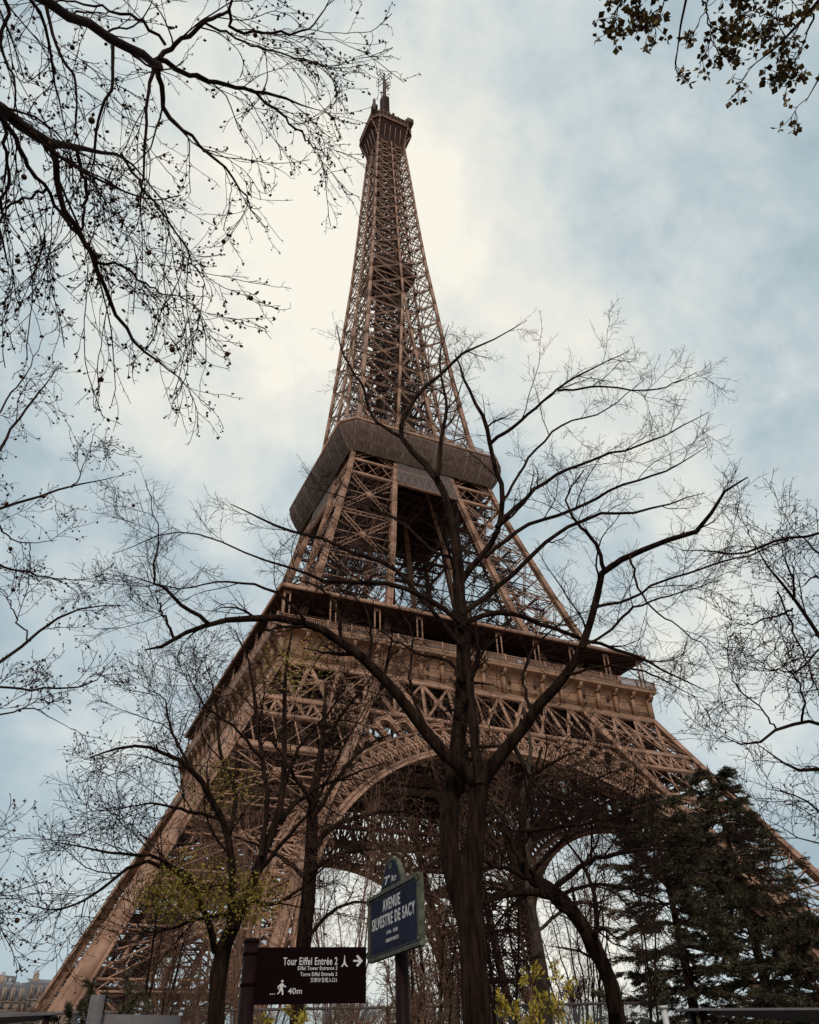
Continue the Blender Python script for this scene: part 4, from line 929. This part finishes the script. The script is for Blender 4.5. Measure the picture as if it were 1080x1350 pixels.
# ---- conifers
def conifer(label, px, pt, h, rad, nwh, seed_, dens=1.0, blunt=.8):
    top = at(px, pt, h); c = top.copy(); c[2] = GZ; Hh = top[2]-GZ
    t = thing('conifer', label, 'conifer', tuple(c), 'dark conifers at the foot of the tower')
    g = G(); tr = resample(np.array([[*c[:2], GZ-.1, .20], [c[0]+.1, c[1], GZ+Hh*.5, .12], [*top, .015]]), 20); g.add(tubes(tr[None, :, :3], tr[None, :, 3], 12, .05))
    g.build('trunk', BARK, t, True)
    P = []; R = []
    for i in range(nwh):
        z = Hh*(.05+.95*(i+rng.random()*.3)/nwh); f = 1-z/Hh; kk_ = 7 if f > .15 else 4; a0_ = rng.uniform(0, 2*pi)
        for k in range(kk_):
            a = a0_+2*pi*(k+rng.uniform(-.25, .25))/kk_; Ln = rad*(f**blunt)*rng.uniform(.6, 1.2)+.35
            b = np.array([c[0], c[1], GZ+z]); d = np.array([cos(a), sin(a), rng.uniform(.05, .35)]); pts = [b]
            for j in range(9):
                q = j/8; dz = -.34*sin(pi*min(q*1.25, 1))*min(1, Ln/2.0)+.30*q**3; dd = unit(d*np.array([1, 1, .4])+np.array([0, 0, dz])+rng.normal(size=3)*.07); pts.append(pts[-1]+dd*Ln/9)
            P.append(pts); R.append(np.linspace(.012+.012*Ln, .007, 10))
    P = np.array(P); R = np.array(R); g = G(); g.add(tubes(P, R, 4))
    P2, R2 = grow(P, R, int(16*dens), .45, 1.25, .62, K=6, curl=.05, bias=(0, 0, -.03), rs=.6, t0=.10, rmin=.006, shrink=.65, sag=.16, flat=.32)
    g.add(tubes(P2, R2, 3)); P3, R3 = grow(P2, R2, 8, .12, .38, .6, K=4, curl=.05, bias=(0, 0, -.05), rs=.6, t0=.08, rmin=.004, shrink=.5, flat=.35)
    g.add(tubes(P3, R3, 3)); g.build('branches', TWIG, t)
    g = G()
    for PP, m_ in ((P3, 5), (P2[:, 2:], 4)):
        T3 = unit(PP[:, 1:]-PP[:, :-1])
        for j in range(m_):
            w = rng.random((PP.shape[0], PP.shape[1]-1, 1)); C = PP[:, :-1]*(1-w)+PP[:, 1:]*w
            ax = unit(T3+rng.normal(size=T3.shape)*.34+np.array([0, 0, .05])); g.add(leaves(C.reshape(-1, 3), .10, .15, ax.reshape(-1, 3)))
    g.build('needles', NEEDLE, t)
    return t
conifer('tallest dark conifer with long upswept branch tips under the sloping outer leg', 932, 1008, 30, 4.7, 19, 1, .85, 1.1)
conifer('broad blunt dark conifer in front of the foot of the great arch', 852, 1040, 27, 3.0, 15, 2, .85, .7)
conifer('lower conifer half hidden at the outer side of the tallest one', 1062, 1185, 26, 3.0, 9, 3, .9)
# low pine bush by the leg
c = at(125, 1345, 14); c[2] = GZ
pt = thing('pine_bush', 'dark low mountain pine bush below the foot of the near leg', 'shrub', tuple(c))
st = []
for i in range(42):
    a = rng.uniform(0, 2*pi); r = rng.uniform(.1, 1.0); zt = rng.uniform(1.7, 3.1)-.45*r
    st.append(resample(np.array([[*c[:2], GZ, .03], [c[0]+r*.6*cos(a), c[1]+r*.6*sin(a), GZ+zt*.55, .022], [c[0]+r*cos(a), c[1]+r*sin(a), GZ+zt, .008]]), 10))
P, R = stack(st); g = G(); g.add(tubes(P, R, 5)); P2, R2 = grow(P, R, 12, .15, .4, .8, K=5, bias=(0, 0, .25), rs=.6, t0=.35, rmin=.005); g.add(tubes(P2, R2, 4)); g.build('branches', BARK, pt)
g = G()
for j in range(26):
    w = rng.random((len(P2), 4, 1)); C = P2[:, :-1]*(1-w)+P2[:, 1:]*w; T3 = unit(P2[:, 1:]-P2[:, :-1]); g.add(leaves(C.reshape(-1, 3), .085, .16, unit(T3+rng.normal(size=T3.shape)*.8).reshape(-1, 3)))
g.build('needles', NEEDLE, pt)

# ------------------------------------------------------------------ signs
def atz(px, py, z): d = ray(px, py); return CAM+d*((z-CAM[2])/d[2])
class Plate:
    """upright rectangle from its picture corners: top-left, top-right, bottom-left at distance h"""
    def __init__(s, tl, tr, bl, br, h):
        s.tl = at(*tl, h); s.tr = atz(*tr, s.tl[2]); X = s.tr-s.tl; X[2] = 0; s.w = np.linalg.norm(X); s.X = X/s.w
        hb = math.hypot(*(s.tl-CAM)[:2]); zb = at(*bl, hb)[2]; hr = math.hypot(*(s.tr-CAM)[:2]); zb2 = at(*br, hr)[2]
        s.h = s.tl[2]-(zb+zb2)/2; s.N = np.cross(s.X, [0, 0, 1.]); 
        if np.dot(s.N, CAM-s.tl) < 0: s.N = -s.N
    def p(s, u, v, d=0.0): return s.tl+s.X*u*s.w-np.array([0, 0, v*s.h])+s.N*d
def slab(name, pl, outline, d0, d1, m, parent):
    """extruded outline given in plate fractions, between offsets d0 < d1 along the normal"""
    n = len(outline); V = [pl.p(u, v, d0) for u, v in outline]+[pl.p(u, v, d1) for u, v in outline]
    me = bpy.data.meshes.new(name); off = np.array(parent.location)
    me.from_pydata([tuple(np.array(v)-off) for v in V], [], [tuple(range(n))[::-1], tuple(range(n, 2*n))]+[(i, (i+1) % n, n+(i+1) % n, n+i) for i in range(n)])
    me.update(); me.materials.append(m)
    import bmesh as bm_; b = bm_.new(); b.from_mesh(me); bm_.ops.recalc_face_normals(b, faces=b.faces); bm_.ops.triangulate(b, faces=[f for f in b.faces if len(f.verts) > 4]); b.to_mesh(me); b.free()
    return link(bpy.data.objects.new(name, me), parent)
def text(body, pl, u0, u1, v0, v1, m, parent, bold=0.0, name='lettering', d=.004, shear=0.0):
    cu = bpy.data.curves.new(name, 'FONT'); cu.body = body; cu.size = 1; cu.offset = bold; cu.space_character = 1+bold*7; cu.extrude = .002; cu.resolution_u = 6; cu.shear = shear
    o = bpy.data.objects.new(name, cu); COL.objects.link(o); dg = bpy.context.evaluated_depsgraph_get(); dg.update()
    me = bpy.data.meshes.new_from_object(o.evaluated_get(dg)); bpy.data.objects.remove(o)
    v = np.zeros(len(me.vertices)*3, np.float32); me.vertices.foreach_get('co', v); v = v.reshape(-1, 3).astype(float)
    lo, hi = v.min(0), v.max(0); x = (v[:, 0]-lo[0])/(hi[0]-lo[0]); y = (v[:, 1]-lo[1])/(hi[1]-lo[1]); zf = (v[:, 2]-lo[2])/max(hi[2]-lo[2], 1e-6)
    W_ = pl.tl[None]+pl.X[None]*((u0+(u1-u0)*x)*pl.w)[:, None]-np.array([[0, 0, 1.]])*((v1+(v0-v1)*y)*pl.h)[:, None]+pl.N[None]*(d+.0015*zf)[:, None]-np.array(parent.location)[None]
    me.vertices.foreach_set('co', W_.astype(np.float32).ravel()); me.update(); me.materials.clear(); me.materials.append(m)
    return link(bpy.data.objects.new(name, me), parent)
SIGN = mat('sign_enamel', (.006, .0015, .0018), .6, spec=.03)
WHITE = mat('white_lettering', (.62, .58, .55), .6)
BLUE = mat('blue_enamel', (.012, .012, .027), .6, (.026, .025, .048), 3, spec=.05)
GREEN = mat('verdigris_frame', (.055, .054, .038), .6, (.15, .14, .10), 14, spec=.1)
POSTM = mat('post_paint', (.010, .0035, .003), .5, (.018, .0075, .0065), 12, spec=.06)
def cyl(b0, b1, r, ns=20, r1=None):
    P = np.array([[b0, b1]], float); return tubes(P, np.array([[r, r if r1 is None else r1]]), ns)
def capped(b0, b1, r, ns=20):
    V, F = cyl(b0, b1, r, ns); n = ns; V = np.vstack([V, [b0], [b1]]); i = np.arange(ns); j = (i+1) % ns
    F = F+[np.stack([j, i, np.full(ns, 2*ns)], 1), np.stack([ns+i, ns+j, np.full(ns, 2*ns+1)], 1)]; return V, F
# wayfinding sign
pl = Plate((337, 1249), (483, 1248.6), (334, 1324), (483, 1323), 8.0)
pc = at(332, 1242, 8.02); base = np.array([pc[0], pc[1], GZ])
ws = thing('wayfinding_sign', 'black wayfinding sign with white lettering and an arrow on a round black post', 'sign', tuple(base))
g = G(); g.add(capped(base-[0, 0, .1], [base[0], base[1], pc[2]], .066)); g.build('post', POSTM, ws)
g = G(); g.add(capped([base[0], base[1], pc[2]-.01], [base[0], base[1], pc[2]+.025], .07)); g.build('cap', POSTM, ws)
pan = slab('panel', pl, [(0.005, 0), (1, 0), (1, 1), (0.005, 1)], -.03, 0, SIGN, ws)
for v in (.12, .66): g = G(); z_ = pl.tl[2]-v*pl.h; g.add(capped([base[0], base[1], z_-.012], [base[0], base[1], z_+.012], .070)); g.build('clamp', SIGN, ws)
text('Tour Eiffel Entr\u00e9e 2', pl, .252, .737, .185, .325, WHITE, ws, .012)
text('Eiffel Tower Entrance 2', pl, .385, .737, .345, .415, WHITE, ws, .012)
text('Torre Eiffel Entrada 2', pl, .409, .737, .452, .522, WHITE, ws, .012)
text('\u827e\u83f2\u5c14\u94c1\u5854\u5165\u53e32', pl, .500, .737, .552, .632, WHITE, ws, .01)
text('40m', pl, .309, .429, .725, .83, WHITE, ws, .005)
def shape(name, pts, parent=ws, d=.003, P_=None): return slab(name, P_ or pl, pts, d, d+.002, WHITE, parent)
shape('arrow', [(.880, .238), (.932, .238), (.905, .165), (.924, .150), (.968, .255), (.924, .360), (.905, .345), (.932, .272), (.880, .272)])
shape('tower_symbol', [(.799, .150), (.803, .150), (.807, .250), (.812, .300), (.834, .362), (.820, .362), (.812, .338), (.801, .322), (.790, .338), (.782, .362), (.768, .362), (.790, .300), (.795, .250)])
shape('walking_figure', [(.243, .645), (.262, .640), (.268, .665), (.292, .700), (.287, .715), (.262, .690), (.263, .745), (.270, .790), (.268, .842), (.256, .842), (.257, .795), (.244, .765), (.240, .800), (.222, .832), (.213, .822), (.230, .790), (.233, .740), (.240, .690), (.226, .705), (.228, .740), (.218, .740), (.217, .695)])
shape('walking_figure_head', [(.2545+.011*cos(a), .605+.022*sin(a)) for a in np.arange(10)*2*pi/10])
for k in range(3): shape('dot', [(.157+.017*k+.005*cos(a), .826+.010*sin(a)) for a in np.arange(8)*2*pi/8])
# street name sign
pl2 = Plate((487.5, 1188), (551, 1154), (486.7, 1268), (551, 1240), 7.2)
cb = pl2.p(.5, 1, -.07); base = np.array([cb[0], cb[1], GZ])
ss = thing('street_name_sign', 'dark blue enamel street name plate in a green frame on a dark round post', 'sign', tuple(base))
g = G(); g.add(capped(base-[0, 0, .1], [base[0], base[1], pl2.tl[2]+.02], .052)); g.build('post', POSTM, ss)
slab('panel', pl2, [(0, 0), (1, 0), (1, 1), (0, 1)], -.012, 0, BLUE, ss)
e = .02; ev = e*pl2.w/pl2.h
for q in ([(-e, -ev), (1+e, -ev), (1+e, .012), (-e, .012)], [(-e, .988), (1+e, .988), (1+e, 1+ev), (-e, 1+ev)], [(-e, .012), (.006, .012), (.006, .988), (-e, .988)], [(.994, .012), (1+e, .012), (1+e, .988), (.994, .988)]): slab('frame', pl2, q, -.035, .010, GREEN, ss)
for q in ([(.03, .04), (.97, .04), (.97, .05), (.03, .05)], [(.03, .95), (.97, .95), (.97, .96), (.03, .96)], [(.03, .05), (.036, .05), (.036, .95), (.03, .95)], [(.964, .05), (.97, .05), (.97, .95), (.964, .95)]): slab('border_line', pl2, q, .0005, .002, GREEN, ss)
text('AVENUE', pl2, .30, .66, .115, .31, WHITE, ss, .022, d=.002)
text('SILVESTRE DE SACY', pl2, .065, .935, .36, .56, WHITE, ss, .022, d=.002)
text('1758 - 1838', pl2, .38, .60, .645, .70, WHITE, ss, .01, d=.002)
text('ORIENTALISTE', pl2, .36, .62, .77, .825, WHITE, ss, .01, d=.002)
cap_ = [(.24, -.05), (.25, -.13), (.30, -.34), (.37, -.52), (.44, -.58), (.50, -.60), (.56, -.58), (.62, -.52), (.69, -.34), (.74, -.13), (.75, -.05)]
cap_ = [(u*.86+.055, v*.9-.0) for u, v in cap_]
slab('crest_frame', pl2, cap_, -.035, .002, GREEN, ss)
slab('crest', pl2, [(.485+(u-.485)*.84, -.27+(v+.27)*.84) for u, v in cap_], .002, .006, BLUE, ss)
text('7', pl2, .36, .44, -.25, -.11, WHITE, ss, .02, d=.008); text('e', pl2, .445, .475, -.255, -.20, WHITE, ss, .02, d=.008); text('Arr', pl2, .50, .61, -.225, -.11, WHITE, ss, .01, d=.008)
slab('emblem', pl2, [(.485+.035*cos(a), -.40+.06*sin(a)) for a in np.arange(12)*2*pi/12], .0062, .008, GREEN, ss)
for u in (-.012, 1.012):
    for v in (.03, .92):
        g = G(); q = pl2.p(u, v, .012); r = [q+pl2.X*.022*cos(a)+np.array([0, 0, .022*sin(a)]) for a in np.linspace(0, 2*pi, 9)]
        for i in range(8): g.add(capped(r[i], r[i+1], .006, 6))
        g.build('ring', GREEN, ss)

# ------------------------------------------------------------------ security barrier of glass
gz = GZ+3.15
def upz(px, h): q = at(px, 1345, h); return np.array([q[0], q[1], GZ])
A_, B_ = upz(-260, 25), upz(900, 27); Lw = np.linalg.norm(B_-A_); nW = int(Lw/2.0); dW = (B_-A_)/nW
gl = thing('glass_barrier', 'long clear glass security barrier with slim grey uprights below the tower legs', 'barrier', tuple(A_))
first = None
for i in range(nW):
    p, q = A_+dW*(i+.03), A_+dW*(i+.97); b = B(); b.quad(p+[0, 0, .12], q+[0, 0, .12], [q[0], q[1], gz-.05], [p[0], p[1], gz-.05]); b.build('pane', GLASS, gl)
    b = B(); b.beam(A_+dW*i, [(A_+dW*i)[0], (A_+dW*i)[1], gz], .07); b.build('upright', GREYM, gl)
b = B(); b.beam([A_[0], A_[1], gz], [B_[0], B_[1], gz], .06, .07); b.build('top_rail', GREYM, gl)
# low stone kerb wall behind
A2, B2 = upz(-200, 33), upz(880, 36); b = B(); b.beam([*A2[:2], GZ+.4], [*B2[:2], GZ+.4], .5, .9); b.beam([*A2[:2], GZ+.92], [*B2[:2], GZ+.92], .7, .14)
o = b.build('low_wall', STONE, None); props(o, 'low pale stone wall behind the glass barrier', 'wall')

# ------------------------------------------------------------------ kiosk roofs and panels cut by the lower edge
z0 = CAM[2]+.62
def roof(name, label, pts, th, legs_):
    c = pts[0].copy(); c[2] = GZ; t = thing(name, label, 'kiosk', tuple(c)); b = B(); n = len(pts); up_ = np.array([0, 0, th])
    b.quad(*pts); b.quad(*[p+up_ for p in pts][::-1])
    for i in range(n): b.quad(pts[i], pts[(i+1) % n], pts[(i+1) % n]+up_, pts[i]+up_)
    b.build('roof', GREYM, t)
    ctr = sum(pts)/n
    for p in pts:
        q = p*.86+ctr*.14; b = B(); b.beam([q[0], q[1], GZ], [q[0], q[1], p[2]], .07); b.build('leg', DARK, t)
roof('kiosk', 'flat grey kiosk roof in front of the conifers', [atz(910, 1332.5, z0), atz(1100, 1331.5, z0), atz(1100, 1351, z0), atz(893, 1334, z0)], .03, 4)
roof('kiosk', 'flat grey kiosk roof in front of the distant stone houses', [atz(-60, 1344, z0), atz(72, 1338, z0), atz(70, 1343, z0), atz(-60, 1358, z0)], .03, 4)
p = upz(114, 9); q = upz(236, 9.4); zt = at(170, 1341, 9.2)[2]
dp = thing('grey_display_board', 'plain pale grey board beside a square post below the pine bush', 'board', tuple(p))
d = (q-p)/np.linalg.norm(q-p); nr = np.array([d[1], -d[0], 0])
b = B(); b.beam([*((p+q)/2-d*(np.linalg.norm(q-p)/2-.16))[:2], zt-.9], [*((p+q)/2+d*np.linalg.norm(q-p)/2)[:2], zt-.9], .05, 1.8); b.build('panel', GREYM, dp)
b = B(); zt2 = at(121, 1312, 9)[2]; b.beam([*(p+d*.07)[:2], GZ], [*(p+d*.07)[:2], zt2], .12); b.build('post', GREYM, dp)
for e_ in (.3, .9): b = B(); w_ = p+(q-p)*e_; b.beam([*w_[:2], GZ], [*w_[:2], zt-1.75], .06); b.build('leg', DARK, dp)
c = upz(881, 11); tp = at(875, 1330, 11); b = B(); b.beam(c, tp, .05); b.beam(tp, tp+[0, 0, .03], .08); o = b.build('pole', WHITE, None); props(o, 'thin white pole leaning in front of the blunt conifer', 'pole')

# ------------------------------------------------------------------ houses far behind the near leg
WINM = mat('window_glass', (.035, .04, .05), .15); STONE_B = mat('house_stone', (.24, .165, .125), .85, (.36, .27, .21), .5, .2, 5); ZINC = mat('zinc', (.13, .12, .125), .5, (.18, .165, .17), 1)
def house(label, px0, px1, h, ytop, storeys, mans=True, tint=STONE, n=None):
    a = upz(px0, h); b_ = upz(px1, h*1.03); X = b_-a; w = np.linalg.norm(X); X /= w; Nn = np.array([X[1], -X[0], 0]); Nn = Nn if np.dot(Nn, CAM-a) > 0 else -Nn
    zt = at((px0+px1)/2, ytop, h)[2]; rf = (zt-GZ)*.2 if mans else .6; zc = zt-rf; fh = (zc-GZ)/storeys; D = 12.0
    t = thing('stone_house', label, 'house', tuple(a), 'houses beyond the tower')
    P = lambda u, v, d=0.0: a+X*u+Nn*d+np.array([0, 0, v])
    b = B()
    b.quad(P(0, 0), P(w, 0), P(w, zc-GZ), P(0, zc-GZ)); b.quad(P(0, 0, -D), P(0, 0), P(0, zc-GZ), P(0, zc-GZ, -D)); b.quad(P(w, 0), P(w, 0, -D), P(w, zc-GZ, -D), P(w, zc-GZ)); b.quad(P(w, 0, -D), P(0, 0, -D), P(0, zc-GZ, -D), P(w, zc-GZ, -D))
    for s_ in range(1, storeys+1): b.beam(P(-.1, s_*fh-.1, .12), P(w+.1, s_*fh-.1, .12), .45, .35)
    b.build('wall', tint, t)
    n = n or max(3, int(w/2.9)); 
    for s_ in range(storeys):
        for i in range(n):
            x = w*(i+.5)/n; z = s_*fh+fh*.2; wb = B(); wb.quad(P(x-.55, z, .03), P(x+.55, z, .03), P(x+.55, z+fh*.6, .03), P(x-.55, z+fh*.6, .03)); wb.build('window', WINM, t)
        if s_ in (1, storeys-1): rb = B(); rb.beam(P(0, s_*fh+.9, .7), P(w, s_*fh+.9, .7), .08); rb.beam(P(0, s_*fh+.5, .7), P(w, s_*fh+.5, .7), .05); rb.build('balcony_rail', DARK, t)
    fb_ = B()
    for s_ in range(storeys):
        for i in range(n):
            x = w*(i+.5)/n; z = s_*fh+fh*.2
            for xx in (-.72, .72): fb_.beam(P(x+xx, z-.1, .06), P(x+xx, z+fh*.62, .06), .22, .12)
            fb_.beam(P(x-.85, z+fh*.64, .1), P(x+.85, z+fh*.64, .1), .2, .22); fb_.beam(P(x, z, .06), P(x, z+fh*.6, .06), .07)
    fb_.build('window_surround', tint, t)
    r = B(); z_ = zc-GZ
    if mans:
        r.quad(P(0, z_, -.1), P(w, z_, -.1), P(w-1, z_+rf*.8, -2.2), P(1, z_+rf*.8, -2.2)); r.quad(P(1, z_+rf*.8, -2.2), P(w-1, z_+rf*.8, -2.2), P(w-1, z_+rf, -D/2), P(1, z_+rf, -D/2))
        r.quad(P(w, z_, -.1), P(w, z_, -D), P(w-1, z_+rf*.8, -D+2), P(w-1, z_+rf*.8, -2.2)); r.quad(P(0, z_, -D), P(0, z_, -.1), P(1, z_+rf*.8, -2.2), P(1, z_+rf*.8, -D+2))
    else: r.quad(P(0, z_+.01), P(w, z_+.01), P(w, z_+.01, -D), P(0, z_+.01, -D))
    r.build('roof', ZINC, t)
    if mans:
        for i in range(n):
            x = w*(i+.5)/n; db = B(); db.beam(P(x, z_+.3, -.5), P(x, z_+rf*.62, -.5), 1.5, 1.5); db.build('dormer', tint, t); db = B(); db.quad(P(x-.4, z_+.5, .3), P(x+.4, z_+.5, .3), P(x+.4, z_+rf*.55, .3), P(x-.4, z_+rf*.55, .3)); db.build('dormer_window', WINM, t)
    for i in range(max(2, n//3)):
        x = w*(i+.15+.2*rng.random())/max(2, n//3)+.8; cb_ = B(); cb_.beam(P(x, z_+rf*.5, -3.5), P(x, z_+rf*1.22, -3.5), 1.9, 1.1)
        for k in range(4): cb_.beam(P(x-.6+.4*k, z_+rf*1.2, -3.5), P(x-.6+.4*k, z_+rf*1.38, -3.5), .22)
        cb_.build('chimney', tint, t)
house('pale stone house with a steep zinc roof nearest the edge of the picture', -70, 27, 350, 1288, 9, True, STONE_B)
house('pale stone house with dormers beside the foot of the near leg', 29, 100, 365, 1288, 9, True, STONE_B)
house('modern white tower block rising behind the stone houses', -45, 8, 480, 1281, 14, False, mat('white_render', (.55, .52, .5), .8))
# trees far away beyond the arch
for k, (px, py, h, rr) in enumerate([(655, 1300, 170, 7), (705, 1282, 150, 7), (760, 1290, 160, 7), (812, 1300, 170, 8), (545, 1310, 180, 8), (470, 1318, 185, 8), (30, 1330, 120, 4), (60, 1325, 125, 4)]):
    top = at(px, py, h); c = upz(px, h); Hh = top[2]-GZ
    tr = resample(np.array([[*c[:2], GZ-.2, .3], [c[0]+.2, c[1], GZ+Hh*.5, .22], [c[0], c[1], GZ+Hh*.9, .06]]), 16)
    lm = []
    for i in range(12):
        a = rng.uniform(0, 2*pi); z = Hh*rng.uniform(.3, .75); r = rr*rng.uniform(.35, .8)*.6
        lm.append(resample(np.array([[c[0], c[1], GZ+z, .12], [c[0]+r*.5*cos(a), c[1]+r*.5*sin(a), GZ+z+(Hh-z)*.45, .08], [c[0]+r*cos(a), c[1]+r*sin(a), GZ+z+(Hh-z)*.85, .03]]), 18))
    lab = ['round brown crowned tree far off beside the forked trunk', 'round russet tree far off above the yellow green shrub', 'thin far tree between the yellow shrub and twin trunk', 'far tree behind the twin trunk foot', 'far tree behind the brown shrub by the street sign', 'far tree above the top edge of the wayfinding sign', 'small bare street tree before the stone houses', 'small bare street tree next to the near leg foot'][k]
    tree('distant_tree', lab, 'tree', [tr], lm, [dict(n=12, l0=rr*.2, l1=rr*.4, ang=.7, K=5, curl=.15, bias=(0, 0, .12), rs=.5, ns=3, t0=.3, rmin=.03), dict(n=9, l0=rr*.08, l1=rr*.2, ang=.7, K=4, curl=.15, rs=.5, ns=3, t0=.2, rmin=.022)], (TWIG_B, TWIG_B), group='trees beyond the tower')

# fine growth nobody could count, on each plant
for o in bpy.data.objects:
    if o.parent is not None and o.name.split('.')[0] in ('twigs', 'buds', 'needles', 'leaves', 'young_leaves'): o['kind'] = 'stuff'
